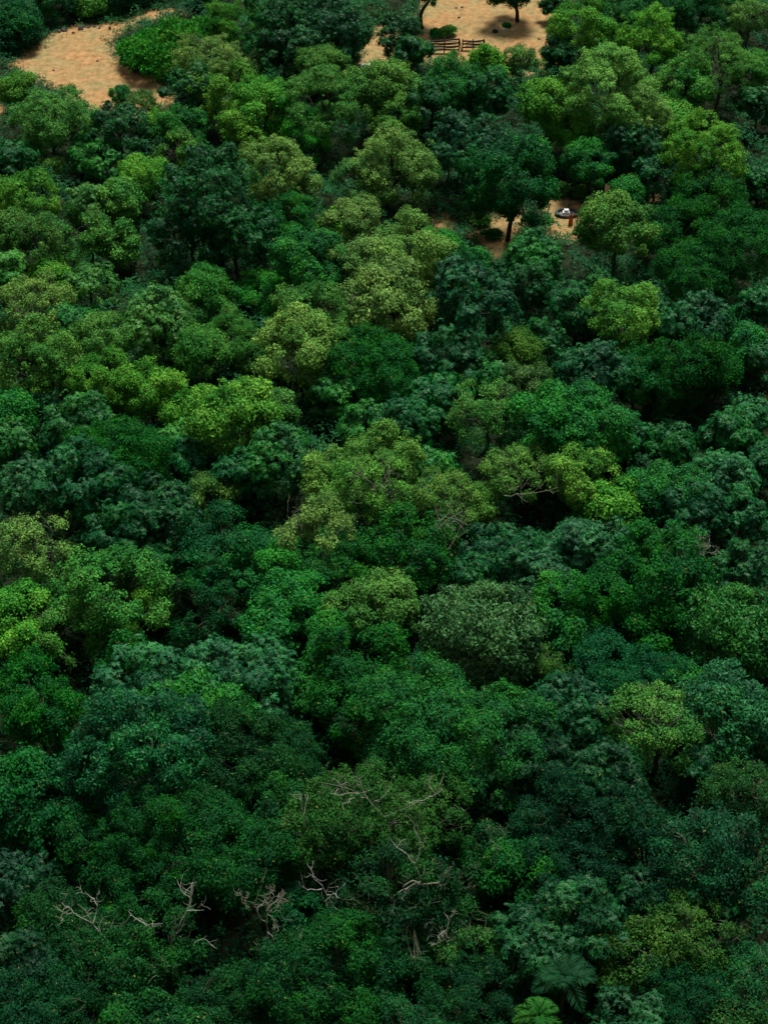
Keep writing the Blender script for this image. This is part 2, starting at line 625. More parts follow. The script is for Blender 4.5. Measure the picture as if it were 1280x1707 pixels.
PAL = {  # leaf base colours; one row has shade put into the colour
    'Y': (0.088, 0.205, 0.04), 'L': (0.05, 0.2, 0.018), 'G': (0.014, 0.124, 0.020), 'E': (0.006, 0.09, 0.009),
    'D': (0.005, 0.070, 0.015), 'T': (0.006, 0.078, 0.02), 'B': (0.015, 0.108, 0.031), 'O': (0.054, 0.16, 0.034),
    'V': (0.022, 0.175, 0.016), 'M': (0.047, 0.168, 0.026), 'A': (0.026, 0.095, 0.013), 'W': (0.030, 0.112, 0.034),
    'H': (0.006, 0.058, 0.0115), 'N': (0.016, 0.082, 0.014), 'U': (0.004, 0.046, 0.0135), 'C': (0.008, 0.068, 0.02),  # darker copies for the near trees, foreground shade put into the leaf colour
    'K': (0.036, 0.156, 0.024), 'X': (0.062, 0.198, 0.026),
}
BARK = {'open': (0.085, 0.112, 0.062), 'dark': (0.03, 0.026, 0.02), 'mid': (0.052, 0.05, 0.036)}
NAME = {'round': 'broadleaf_tree', 'whorl': 'evergreen_tree', 'fine': 'feathery_tree', 'open': 'open_crowned_tree', 'dome': 'dome_crowned_tree', 'shrub': 'shrub', 'bush': 'bushy_tree'}
GROUP = {'round': 'broadleaf trees of the canopy', 'whorl': 'glossy dark leaved trees of the canopy', 'fine': 'fine leaved trees of the canopy',
         'open': 'trees with pale branches showing', 'dome': 'dense domed trees', 'shrub': 'shrubs around the clearings', 'bush': 'bushy trees leafed down to the ground'}

TREES = """
26 -8 96 bush D | dark green tree in the top left corner behind the bare clearing
100 -36 80 bush D | dark bushy tree overhanging the stony far rim of the left clearing
152 -30 66 bush M | yellowish green bushy tree right behind the stones of the left clearing
212 -60 86 bush D | dark glossy tree at the top edge behind the narrow end of the left clearing
282 -72 76 bush G | mid green tree at the top edge beyond the bright shrub thicket
340 -46 70 bush D | small dark tree at the top edge between the vivid thicket and the feathery bush
8 40 52 bush D | small dark tree on the far left rim of the bare clearing
240 52 82 shrub V | vivid green shrub bulging into the right side of the left clearing
292 36 100 shrub V | vivid green shrub in the middle of the bright thicket beside the left clearing
348 34 80 shrub V | vivid green shrub at the right end of the thicket under the feathery bush
258 68 84 shrub V | lowest of the vivid green shrubs on the clearing's right edge
384 -12 90 fine L | feathery light green bush at the top between the vivid thicket and a broad dark tree
356 48 128 open Y | olive topped tree with pale twigs at the right tip of the left clearing
326 98 100 whorl D | dark leafy tree under the olive topped tree at the tip of the left clearing
470 -22 130 whorl D | left half of the pair of broad dark trees at the top middle edge
555 -24 130 whorl T | broad dark bluish tree at the top edge left of the sandy path
498 18 110 whorl D | dark round tree directly below the pair of broad dark trees at the top
435 72 62 open O | thin grey olive bush between the olive topped tree and the broad dark trees
545 66 88 round M | small yellowish leaved tree at the foot of the broad dark trees
587 38 62 whorl G | small mid green tree on the left edge of the sandy path
24 116 56 round L | light green bush on the near left rim of the left clearing
88 138 130 round M | olive green rounded tree on the near rim of the left clearing
200 158 95 whorl D | dark round tree just below the tip of the left clearing
205 140 34 round G | tiny green bush sticking up into the near edge of the left clearing
240 145 56 open O | thin olive bush at the near right edge of the left clearing
262 176 55 round L | small lime green tree below the right tip of the left clearing
303 172 80 round G | mid green tree under the dark tree at the clearing's right tip
385 112 100 round L | bright lime tree right of the olive topped tree, left half of a pair
443 118 105 round L | bright lime tree right of the olive topped tree, right half of a pair
412 165 95 round L | low lime green tree hanging below the bright lime pair
540 108 120 round K | mid green rounded tree between the lime pair and the olive canopy by the path
505 188 78 round V | small vivid green upright tree between two pale olive canopies
468 218 130 round Y | pale olive tree left of the vivid upright tree
500 262 80 open Y | smaller olive tree below the vivid upright tree between two pale olive canopies
650 198 152 round Y | big pale olive tree in the upper middle, the palest crown of all
600 250 90 open O | olive tree tucked against the left flank of the palest crown
690 250 80 open M | yellow green tree hanging at the right flank of the palest crown
590 320 90 round Y | olive tree below the palest crown and left of the black hollow
138 225 62 whorl G | small bluish tree below the olive green rounded tree near the left clearing
88 255 48 open M | small thin olive treetop left of the bluish small tree
48 288 88 round L | light green tree near the left edge under the thin olive treetop
18 232 72 whorl D | dark bluish tree on the left edge a little below the left clearing
236 250 82 round L | lime green upright tree with rounded tiers left of the huge dark tree
205 292 72 round M | lower pale green tree at the left foot of the lime upright tree
152 290 88 whorl K | bluish green tree between the light green left tree and the lime upright tree
170 226 80 whorl G | green tree in shade behind the lime upright tree
300 215 74 open M | thin olive green treetop above the huge dark tree
350 248 150 whorl D | huge dark green tree left of the olive canopies
+ 318 310 130 whorl D
+ 392 330 110 whorl D
20 338 80 round M | pale olive tree on the left edge beside the broad olive canopy
70 345 110 open M | broad olive canopy at left with a twiggy top
150 352 86 open M | yellow green tree with pale twigs right of the broad olive canopy
208 368 80 round K | mid green tree between the twiggy yellow green tree and the huge dark tree
470 318 95 fine G | fine leaved green tree below the lower right olive tree
510 372 120 round G | rounded mid green tree above the vivid bushy tree in the middle left
560 350 70 round L | small lime tree right of the rounded mid green tree
672 20 80 whorl D | dark tree standing between the sandy path and the top middle clearing
690 55 66 whorl D | dark lower tree at the left end of the rail fence
806 72 66 round L | bright yellow green bush in front of the black rail fence
752 78 124 round G | green rounded tree directly below the black rail fence
810 100 100 whorl D | dark green tree below the bright bush by the rail fence
720 120 90 whorl D | dark tree between the olive tree by the path and the rounded tree under the fence
872 72 64 open O | thin grey olive bush on the near edge of the top middle clearing
630 92 105 round M | pale olive green tree at the near end of the sandy path
690 122 66 round Y | small yellowish tree right of the pale olive tree near the sandy path
660 150 90 round M | yellow green tree just above the palest crown
925 -18 46 whorl D | slim dark tree on the right edge of the top middle clearing
935 58 58 whorl T | dark bluish bush at the lower right corner of the top middle clearing
975 0 95 round L | bright green tree right of the top middle clearing, upper left of the cluster
1030 -8 85 round G | mid green tree at the top edge right of the bright tree by the clearing
1085 2 120 round L | bright green tree at the upper right with a shaded right flank
1010 74 145 round Y | olive round tree below the bright tree by the top middle clearing
1062 128 120 round Y | olive lime tree overlapping the lower right of the olive round tree
1125 158 72 round X | lime green tree at the right end of the olive lime tree
915 120 108 round L | lime green tree hanging left of the olive round tree
950 170 90 round L | lime tree with trailing lower boughs under the olive round tree
985 228 84 round G | green lower tree below the trailing lime tree
780 178 132 whorl T | dark bluish round tree with its trunk in shade right of the palest crown
745 240 50 open M | small twiggy tree between the palest crown and the dark bluish tree
1185 180 135 round L | broad lime olive tree at upper right below the lime tree
1040 196 95 whorl D | dark tree in the shade beneath the olive lime tree
1092 240 84 whorl T | bluish leafy tree right of the dark tree beneath the olive lime tree
1146 90 100 round K | mid green tree behind the broad lime olive tree
1120 -30 95 fine D | dark feathery tree at the top edge right of the bright tree
1190 -30 85 fine D | dark feathery tree at the top edge beside the yellowish corner tree
1200 45 120 open M | twiggy green tree below the dark feathery trees at upper right
1250 -12 85 open Y | yellowish olive tree in the top right corner
1255 78 75 round M | yellow green tree under the yellowish corner tree
1262 140 60 whorl D | dark tree on the right edge level with the lime olive tree
1228 -5 40 round M | narrow yellow green treetop left of the top right corner tree
888 220 66 round G | mid green tree behind the dark tree with the leaning black trunk
1030 314 120 round M | light green round tree right of the stone ring
1050 286 60 round G | small green tree behind the light green round tree by the stone ring
886 372 104 whorl G | bluish green round tree in front of the sandy patch and stone ring
1180 278 120 fine E | large dark fine leaved tree at right
+ 1130 330 115 fine E
+ 1225 340 130 fine D
+ 1160 395 120 fine D
1262 262 75 whorl T | bluish tree on the right edge above the large dark fine leaved tree
765 398 92 round G | low green bush tree on the near side of the small sandy patch
735 380 60 round V | small vivid green bush by the small sandy patch
690 362 125 round Y | pale olive tree top behind the great olive tree in the middle
615 382 110 round Y | olive tree forming the upper left of the great olive group in the middle
650 425 150 dome Y | great olive tree with dense hanging leaves in the middle
15 410 80 whorl K | green tree on the left edge below the broad olive canopy
70 448 120 open Y | olive tree at left with a pale branch across its front
80 422 66 round L | small lime treetop behind the olive tree with the pale branch
150 425 92 whorl K | green tree right of the small lime treetop at left
255 462 135 whorl K | bluish green spreading tree left of the viny hollow
120 498 85 whorl G | dark bluish tree between the branchy olive tree and the yellow lime tree below
168 508 105 round M | yellow lime rounded tree left of the viny hollow
48 538 115 round M | olive tree on the left edge with lime fringes
72 612 56 round L | small lime tree hanging under the left edge olive tree
150 556 80 round M | small lime olive tree under the yellow lime rounded tree
250 592 110 round L | bright yellow lime tree in a row at left, right half
180 588 95 round L | bright yellow lime tree in a row at left, left half
148 648 110 whorl G | dark blue green tree in front of the bright yellow lime row
436 444 96 bush V | vivid green bushy tree in the middle left
345 440 85 fine K | fine leaved climber covered tree at the top of the viny hollow
385 500 100 fine K | fine leaved climber covered tree in the middle of the viny hollow
335 540 95 fine M | fine leaved climber covered tree at the left foot of the viny hollow
415 555 80 fine K | fine leaved climber covered tree at the lower right of the viny hollow
300 500 80 fine K | fine leaved climber covered tree on the left side of the viny hollow
520 475 100 round M | olive green tree right of the vivid bushy tree, upper top
500 508 130 round Y | wide olive tree right of the vivid bushy tree
570 512 80 dome M | olive tree joining the wide olive tree to the great olive tree
552 555 110 whorl K | bluish green tree under the wide olive tree
450 542 62 round Y | narrow yellowish tree at the left foot of the wide olive tree
560 610 90 whorl G | dark bluish tree below the bluish green tree in the middle left
395 620 150 round L | wide lime green tree with a bright crest left of centre
450 640 100 round K | mid green tree on the right shoulder of the wide lime green tree
325 634 100 round L | lime tree on the left shoulder of the wide lime green tree
300 690 85 whorl K | shaded green tree under the lime left shoulder tree
200 685 150 fine E | emerald green flat topped tree at left
270 700 80 fine E | emerald green tree on the right of the flat topped emerald tree
60 745 130 whorl B | blue green tree at the left edge, left of a trio
140 722 140 whorl T | blue green tree at left, tallest of a trio
180 770 90 whorl T | blue green tree at left, right end of a trio
22 690 80 whorl G | bluish green tree on the left edge above the blue green trio
312 724 86 whorl T | bluish small tree between the emerald tree and the tall bluish tree
455 690 130 whorl G | tall bluish tree below the wide lime green tree
395 740 90 whorl T | dark bluish tree at the left foot of the tall bluish tree
350 778 85 open M | thin yellowish topped tree in a dark hollow left of centre
262 780 140 whorl D | dark bluish spreading tree right of the blue green trio
640 548 140 fine E | emerald green tree under the great olive tree
590 590 90 fine E | emerald green tree at the left foot of the emerald tree in the middle
690 570 80 fine E | emerald green tree at the right flank of the emerald tree in the middle
680 640 120 whorl T | dark bluish tree below the emerald trees in the middle
610 655 110 whorl G | dark green tree above the bright yellow lime tree in the centre
775 418 145 whorl T | dark bluish tree with glossy tufts below the small sandy patch
880 420 100 whorl D | dark tree below the bluish green round tree
1036 466 108 round X | lone pale yellow green round tree among dark trees at right
962 458 110 whorl T | dark bluish tree left of the lone pale yellow green tree
905 520 100 whorl D | dark tree left below the lone pale yellow green tree
985 545 130 whorl T | dark bluish tree directly under the lone pale yellow green tree
862 540 92 round A | yellow tinged tree left of the dark hollow in the middle right
760 538 120 whorl T | bluish green tree right of the emerald trees in the middle
815 580 80 whorl G | green bluish tree below the yellow tinged tree
873 594 76 fine O | pale feathery olive treetop in the middle right
810 620 125 open O | pale olive sparse tree left below the feathery olive treetop
930 622 150 round G | wide mid green tree right of the pale olive sparse tree
990 650 130 round G | mid green tree forming the right end of the wide mid green tree
900 680 120 fine G | green fine leaved tree at the front of the wide mid green tree
1045 690 80 whorl T | dark bluish tree at the right foot of the wide mid green tree
1150 528 145 fine E | big emerald tree at right above a black hollow
+ 1120 590 100 fine E
+ 1195 575 80 fine E
1240 535 75 round G | green tree on the right behind the big emerald tree
1155 468 125 whorl T | bluish tree between the large dark tree and the big emerald tree
1262 470 70 whorl T | bluish tree on the right edge above the green tree
1060 575 95 round D | dark green tree left of the big emerald tree
1262 560 70 whorl B | pale blue green tree on the right edge beside the big emerald tree
1245 655 85 whorl B | pale blue green tree on the right edge below the big emerald tree
1210 728 120 whorl B | pale blue green tree below the black hollow at right
1090 480 75 whorl D | dark tree right of the lone pale yellow green tree
965 735 115 round X | bright lime tree right of centre with drooping right bough
1010 790 100 round L | lime tree forming the drooping right bough beside the bright lime tree
858 735 112 open X | sparse green tree with many pale twigs left of the bright lime tree
745 770 110 open X | sparse green tree on bare pale forked limbs in the centre
722 740 90 whorl G | green tree behind the sparse green tree in the centre
800 790 80 open M | sparse yellow green tree between the two sparse green trees
555 740 115 round X | bright yellow lime tree in the centre, left end of the group
625 712 110 round X | bright yellow lime tree in the centre, topmost of the group
622 748 140 open X | green tree with a fan of bare pale twigs in the centre
670 790 80 round M | yellow green tree at the right foot of the fan twig tree
1105 758 125 round G | green tree right of the drooping lime bough
1170 800 110 whorl T | bluish green tree at right below the pale blue green tree
1235 805 110 whorl T | bluish green tree on the right edge below the pale blue green tree
1060 820 90 whorl T | dark bluish tree under the drooping lime bough
520 820 145 open Y | sparse olive tree with pale limbs left below the yellow lime group
545 868 120 fine G | green tree standing in front of the sparse olive tree with pale limbs
664 858 140 round E | emerald round tree left of the bare pale forked limbs
640 880 90 round G | green tree at the left flank of the emerald round tree
60 848 145 open Y | pale olive tree with branching limbs on the left edge above the lime trees
25 960 95 round L | lime tree on the left edge under the pale olive tree
200 916 150 round K | widest green tree of the lime group at lower left
115 960 105 round M | olive lime tree left of the widest tree of the lime group
250 940 85 round L | lime tree at the right end of the widest tree of the lime group
95 1010 90 open M | twiggy yellow green tree below the olive lime tree at left
180 1020 82 round L | narrow lime tree hanging below the widest tree of the lime group
40 1030 95 round L | lower lime tree on the left edge above the dark feathery tree
345 938 135 open D | dark tree with thin pale branches left of the green tiered tree
385 850 140 round D | dark green tree in the hollow left of the sparse olive tree
300 850 110 whorl D | very dark tree in the hollow right of the pale olive edge tree
220 830 120 whorl D | very dark bluish tree behind the bright lime tree at lower left
440 895 120 round G | green tiered tree left of centre
+ 500 930 130 round G
+ 455 980 100 round G
625 945 135 round M | lime green tree left of the dense grey green dome
560 1000 110 round G | mid green tree between the tiered tree and the lime green tree
345 1045 150 whorl B | large blue grey tree at lower left
+ 430 1050 135 whorl B
+ 260 1065 150 whorl B
215 1040 95 round E | emerald shaded tree behind the left crown of the blue grey tree
60 1085 175 fine E | dark feathery tree on the left edge below the lime trees
230 1130 230 dome T | dense dark dome of small glossy leaves at lower left
330 1110 170 dome G | dense dome of olive tinged leaves in front of the blue grey tree
400 1170 170 fine H | mid green tree right of the dense dark dome
480 1190 130 fine H | mid green fine leaved tree above the wide branchy green tree
600 1030 150 round E | dark green layered tree left of the dense grey green dome
+ 610 1100 150 round E
520 1100 95 round G | green tree between the blue grey right crown and the layered tree
800 962 186 dome W | dense grey green dome of hanging leaves right of centre
838 856 120 whorl T | dark bluish tree beneath the sparse olive trees right of centre
900 870 95 whorl T | dark bluish tree right of the dark tree beneath the sparse olive trees
775 912 90 whorl D | dark tree behind the bare forked limbs in the centre
970 850 130 whorl B | blue green tree above the big vivid emerald tree, left
910 905 110 whorl B | blue green tree between the dense dome and the big vivid emerald tree
940 945 115 round G | green tree left of the big vivid emerald tree
965 1000 100 round G | green lower tree left of the big vivid emerald tree
1085 888 165 round E | big vivid emerald tree at right
+ 1040 935 125 round E
+ 1140 930 120 round E
+ 1085 970 140 round E
1120 860 110 whorl D | dark tree behind the grey bare twigs at right
1235 888 110 whorl T | dark blue green tree on the right edge beside the bare twigs
1210 965 170 dome G | leafy blue green tree at right with large hanging leaves
1265 1000 110 dome G | leafy tree on the right edge behind the large hanging leaves tree
1010 1046 145 fine T | blue green feathery dome below the big vivid emerald tree
+ 1090 1065 130 fine G
910 1075 85 open A | low reddish olive bush right of the dense grey green dome
850 1100 90 round M | yellow green tree under the reddish olive bush
720 1110 190 fine G | large bluish fine leaved tree below the dense dome
+ 810 1130 180 fine G
+ 680 1180 140 fine H
950 1105 150 whorl T | dark blue green leafy tree below the reddish olive bush
1085 1120 160 open M | olive tree with a bare forked trunk showing at lower right
1020 1130 100 open M | yellow green sparse tree left of the bare forked trunk
1215 1100 170 dome B | pale blue green leafy tree at lower right with long leaves
1140 1090 100 round G | green tree between the feathery dome and the long leaved tree
1260 1180 95 round H | green tree on the right edge under the long leaved tree
1000 1215 160 whorl U | dark bluish tree below the olive tree with the bare forked trunk
900 1190 130 whorl U | dark bluish tree right of the large bluish fine leaved tree
1235 1250 140 open N | sparse yellow green tree on the right edge at lower right
55 1235 180 round D | dark green tree on the left edge below the dark feathery tree
140 1270 120 round D | dark tree in the shade right of the left edge dark tree
290 1275 210 fine H | big green fine leaved tree at lower left
+ 210 1340 170 fine E
+ 370 1330 190 fine H
+ 270 1400 180 fine H
460 1290 130 round H | green tree between the big fine leaved tree and the wide branchy tree
30 1400 150 whorl U | bluish green tree on the left edge at lower left
90 1470 120 fine H | emerald feathery tree left of the broken snag
620 1255 220 open N | wide leafy green tree with curling grey branches
+ 540 1300 180 open N
+ 710 1280 150 open N
660 1385 200 open H | green tree with a pale upright trunk in the middle of its crown
560 1390 130 open H | green tree with bare grey limb hanging into a black hollow
745 1430 130 open H | green tree right of the pale upright trunk
815 1355 105 open H | upright green tree with pale forks right of the wide branchy tree
800 1250 130 whorl U | bluish tree right of the wide lime branchy tree
860 1380 110 round E | shaded emerald tree behind the pale forked upright tree
910 1290 160 fine U | broad grey green tree at lower right
+ 1010 1260 190 fine U
+ 1080 1330 170 fine U
+ 960 1370 160 fine U
1180 1330 190 open C | bluish green tree with thin stems at lower right
1240 1400 130 open C | bluish green tree with thin stems on the right edge
970 1450 170 whorl C | blue green spiky leaved tree at lower right
+ 890 1490 150 whorl C
1000 1530 110 round A | narrow yellow speckled tree in front of the spiky leaved tree
1150 1490 150 open A | yellow speckled tree at lower right
+ 1080 1520 130 open A
790 1535 120 open N | pale topped tree beside the bare white limbs at the bottom middle
770 1590 150 fine U | dark feathery tree below the pale topped tree at the bottom middle
540 1525 200 fine H | fine leaved green tree right of the bare pale skeleton tree
610 1560 130 fine U | dark green fine leaved tree left of the pale topped tree
430 1570 150 fine H | green tree under the bare pale skeleton tree
350 1600 170 fine H | green fine leaved tree at the bottom left of the skeleton tree
240 1490 200 open H | green tree with pale broken snag limbs standing above its crown at lower left
+ 170 1510 170 open H
140 1580 180 fine H | dark green tree below the broken snag
40 1540 150 whorl U | bluish tree on the left edge near the bottom
60 1625 170 fine U | bluish green tree in the bottom left corner
250 1640 180 round H | dark emerald tree on the bottom edge left of centre
690 1640 180 fine C | blue green feathery tree on the bottom edge in the middle
830 1580 80 round A | small yellow speckled bush left of the dark palm
950 1575 90 round A | small yellow green bush behind the dark palm
1050 1660 150 whorl C | blue green spiky leaved tree on the bottom edge at right
1240 1560 150 open C | bluish tree on the right edge near the bottom
1150 1590 150 fine U | dark green fine leaved tree below the yellow speckled pair
1230 1640 140 open N | olive green tree in the bottom right corner
480 1660 170 fine H | green fine leaved tree on the bottom edge left of the blue green one
1080 1430 130 whorl U | bluish shaded tree above the yellow speckled pair
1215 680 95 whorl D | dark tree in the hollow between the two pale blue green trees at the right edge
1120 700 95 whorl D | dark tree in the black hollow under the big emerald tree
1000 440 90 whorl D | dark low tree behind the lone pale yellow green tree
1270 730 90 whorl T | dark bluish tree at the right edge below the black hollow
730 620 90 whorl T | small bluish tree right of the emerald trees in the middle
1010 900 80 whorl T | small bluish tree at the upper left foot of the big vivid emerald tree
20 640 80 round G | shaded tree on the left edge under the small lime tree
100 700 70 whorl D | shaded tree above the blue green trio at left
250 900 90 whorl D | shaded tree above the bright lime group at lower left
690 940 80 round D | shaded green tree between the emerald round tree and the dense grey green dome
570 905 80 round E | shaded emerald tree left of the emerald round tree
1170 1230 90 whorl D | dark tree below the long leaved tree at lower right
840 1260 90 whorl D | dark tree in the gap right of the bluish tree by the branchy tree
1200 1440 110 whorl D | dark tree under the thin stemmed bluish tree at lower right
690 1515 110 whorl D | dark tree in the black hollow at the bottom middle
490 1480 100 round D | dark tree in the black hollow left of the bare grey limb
"""
rnd = random.Random(5)


def plant(cx, top, w, kind, colr, label, idx, root=None):
    lift = 1.0 if kind in ('shrub', 'bush') else 0.88 + 0.5 * ((idx * 0.618 + cx * 0.137) % 1.0)
    w *= 1.16
    q = KIND[kind]['q']
    hh = w * 0.4
    for _ in range(4):
        p0 = at(cx, top + hh, 5.0)
        for _ in range(3):
            a_ = w / 2 * depth(p0) / FPX
            p0 = at(cx, top + hh, ZC[kind] * a_ * lift)
        dv = Vector((0, 0, CAM_H)) - p0
        phi = math.atan2(dv.z, math.hypot(dv.x, dv.y))
        hh = FPX / depth(p0) * a_ * math.sqrt(math.sin(phi) ** 2 + (q * math.cos(phi)) ** 2)
    s, (cm, tm, q) = variant(kind, a_, idx * 5 + int(cx))
    sc = a_ / s
    first = root is None
    if first:
        cat = 'shrub' if kind == 'shrub' or a_ < 1.9 else 'tree'
        root = thing(NAME[kind], label, cat, (p0.x, p0.y, 0), 0, GROUP[kind])
    rz = rnd.uniform(0, 6.283)
    loc = (p0.x - root.location.x, p0.y - root.location.y, ZC[kind] * s * sc * lift)
    c = link('crown', cm, root, loc)
    t = link('trunk' if first else 'stem', tm, root, loc)
    for o in (c, t):
        o.rotation_euler = (0, 0, rz)
        o.scale = (sc, sc, sc)
    if first:
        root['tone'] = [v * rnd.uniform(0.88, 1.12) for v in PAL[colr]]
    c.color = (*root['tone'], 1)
    t.color = (*(BARK['open'] if kind == 'open' else BARK['mid']), 1)
    return root, p0, a_


ALL = []
last = None
for idx, line in enumerate(l for l in TREES.strip().splitlines() if l.strip()):
    if line[0] == '+':
        cx, top, w, kind, colr = line[1:].split()
        _, p0, a_ = plant(float(cx), float(top), float(w), kind, colr, '', idx, last)
    else:
        head, label = line.split('|')
        cx, top, w, kind, colr = head.split()
        last, p0, a_ = plant(float(cx), float(top), float(w), kind, colr, label.strip(), idx)
    ALL.append((last, p0, a_))

# ------------------------------------------------------------------ understorey and ground cover
# bare shaded hollows between the trunks where nothing grows
HOLLOW = [(*at(x, y, 1.0)[:2], rad) for x, y, rad in [
    (600, 1205, 5), (540, 1190, 4), (1110, 1245, 4), (790, 1430, 5), (750, 1420, 4), (660, 1560, 6), (690, 1590, 5), (1180, 720, 6), (1130, 715, 5),
    (730, 300, 5), (780, 310, 5), (370, 410, 5), (320, 420, 4), (430, 800, 4), (220, 880, 5), (290, 900, 4), (520, 1480, 4), (550, 1500, 4),
    (60, 1400, 4), (90, 1350, 4), (345, 215, 4), (700, 180, 4), (985, 560, 4), (760, 520, 4), (350, 1055, 3), (1240, 1480, 4), (640, 360, 4)]]

def scatter_cover(name, n, region, smin, smax, hfun, L, W, colr, seed, per=7):
    """low leafy growth on the forest floor: one uncountable mass"""
    rng = np.random.default_rng(seed)
    px = rng.uniform(region[0], region[1], n)
    py = rng.uniform(region[2], region[3], n)
    sdv = soil_mask(px, py)
    jit = rng.normal(0, 0.7, n)
    k = (sdv + jit > smin) & (sdv + jit < smax)
    px, py, sdv = px[k], py[k], sdv[k]
    h = hfun(px, py, rng) * rng.uniform(0, 1, len(px)) ** 0.45
    for hx, hy, hr in HOLLOW:
        inside_ = np.hypot(px - hx, py - hy) < hr
        h = np.where(inside_, np.minimum(h, 0.45 + 0.2 * rng.random(len(px))), h)
    n = len(px)
    base = np.stack([px, py, bumps(px, py) + h], -1)
    P = np.repeat(base, per, 0) + rng.normal(0, 0.24, (n * per, 3)) * np.array([1, 1, 0.6])
    a = rng.uniform(0, 6.283, n * per)
    T = np.stack([np.cos(a), np.sin(a), rng.uniform(-0.3, 0.9, n * per)], -1)
    S = np.cross(T, [0, 0, 1.0]) + rng.normal(0, 0.25, (n * per, 3))
    sz = rng.uniform(0.6, 1.35, n * per)
    V, Q = leaf_quads(P, T, S, L * sz, W * sz, 0.1, rng)
    m = n * per
    cl = 0.5 + 0.35 * np.sin(px * 0.35 + 2) * np.cos(py * 0.29) + rng.normal(0, 0.12, n)
    tint = np.stack([np.clip(rng.normal(0.5, 0.22, m), 0, 1), np.clip(np.repeat(cl, per), 0, 1), rng.random(m)], -1)
    o = link(name, np_mesh(name, V, Q, M_LEAF, tint))
    o.color = (*colr, 1)
    o['kind'] = 'stuff'
    return o


def lumps(x, y, rng):
    v = np.sin(x * 0.52 + 0.7) * np.cos(y * 0.47) + 0.6 * np.sin(x * 1.1 + y * 0.8) + 0.4 * np.cos(x * 0.23 - y * 0.31)
    return 0.3 + 4.2 * np.clip(v * 0.5 + 0.35, 0, 1.2) * np.clip((-soil_mask(x, y) - 0.3) / 2.5, 0.12, 1)


scatter_cover('undergrowth', 90000, (-72, 72, 78, 292), -1e9, 0.4, lumps, 0.36, 0.17, (0.010, 0.075, 0.022), 3, 11)
scatter_cover('dry_grass', 9000, (-72, 72, 78, 292), -1.5, 2.6, lambda x, y, r: np.full(len(x), 0.12), 0.4, 0.07, (0.15, 0.15, 0.05), 4)

scatter_cover('green_grass', 12000, (-72, 72, 78, 292), -2.5, 1.0, lambda x, y, r: 0.1 + 0.35 * r.random(len(x)), 0.34, 0.07, (0.035, 0.11, 0.02), 8, 9)


# ------------------------------------------------------------------ bare limbs (dead or leafless wood)
def grow(t, p, d, r, length, depth_, rng, twist=0.35, up=0.15, keep=None):
    n = 6
    pts = [np.array(p, float)]
    d = unit(np.array(d, float))
    for _ in range(n - 1):
        d = unit(d + rng.normal(0, twist, 3) + np.array([0, 0, up]))
        pts.append(pts[-1] + d * length / (n - 1))
    rads = np.linspace(r, max(r * 0.55, 0.012), n)
    t.add(np.array(pts), rads)
    if depth_ <= 0:
        return
    for _ in range(int(rng.integers(2, 4))):
        i = int(rng.integers(2, n))
        dd = unit(d + rng.normal(0, 0.7, 3))
        grow(t, pts[i], dd, max(rads[i] * 0.62, 0.013), length * rng.uniform(0.5, 0.8), depth_ - 1, rng, twist, up)


def bare_tree(cx, top, w, height, label, tone, seed, depth_=4, twigs=True, leaves=None, name='bare_tree'):
    p = at(cx, top, height)
    rad = w / 2 * depth(p) / FPX
    root = thing(name, label, 'tree', (p.x, p.y, 0), 0, 'bare trees')
    rng = np.random.default_rng(seed)
    t = Tubes(7)
    hb = height - rad * 1.1
    stem = curve((0, 0, -0.3), (rng.normal(0, .3), rng.normal(0, .3), hb), (0.3, 0.2, 0), 7, rng, 0.06)
    t.add(stem, np.linspace(0.13, 0.055, 7))
    o = link('trunk', t.mesh('bare_trunk', M_BARK), root)
    o.color = (*tone, 1)
    for i in range(4):
        b = Tubes(6)
        an = i * 1.57 + rng.uniform(0, 1)
        grow(b, stem[-1 - (i % 2)], (math.cos(an), math.sin(an), 0.9), 0.045, rad * 0.75, depth_, rng, 0.3, 0.12)
        o = link('branch', b.mesh('bare_branch', M_BARK), root)
        o.color = (*tone, 1)
    return root


bare_tree(440, 1498, 130, 9.5, 'bare pale skeleton tree with fine twigs at the bottom left', (0.22, 0.235, 0.16), 11, 4)
bare_tree(484, 590, 70, 8.5, 'small grey leafless treetop under the wide olive tree', (0.20, 0.21, 0.19), 12, 3)
bare_tree(1152, 884, 96, 10.5, 'grey bare twigs of a leafless tree behind the big vivid emerald tree', (0.26, 0.28, 0.21), 13, 4)
bare_tree(738, 1518, 80, 9.0, 'bare white limbs rising beside the black hollow at the bottom middle', (0.26, 0.27, 0.2), 14, 3)


# pale limbs of particular trees, traced where they stand
def limbs(tree_label, paths, tone, r0):
    root = next(o for o in COL.objects if o.get('label') == tree_label)
    for pts in paths:
        t = Tubes(7)
        W = []
        for (x, y, z) in pts:
            W.append(np.array(at(x, y, z - 0.7) - root.location))
        W = np.array(W)
        # densify with a little wobble
        rng = np.random.default_rng(int(pts[0][0]))
        D = [W[0]]
        for a, b in zip(W[:-1], W[1:]):
            for f in (0.34, 0.67, 1.0):
                D.append(a + (b - a) * f + (rng.normal(0, 0.06, 3) if f < 1 else 0))
        t.add(np.array(D), np.linspace(r0 * 0.36, r0 * 0.10, len(D)))
        for q in range(2, len(D) - 1, 2):
            d = unit(D[min(q + 1, len(D) - 1)] - D[q - 1] + rng.normal(0, 0.5, 3))
            grow(t, D[q], d, r0 * 0.11, 1.3, 1, rng, 0.35, 0.15)
        o = link('limb', t.mesh('pale_limb', M_BARK), root)
        o.color = (*tone, 1)


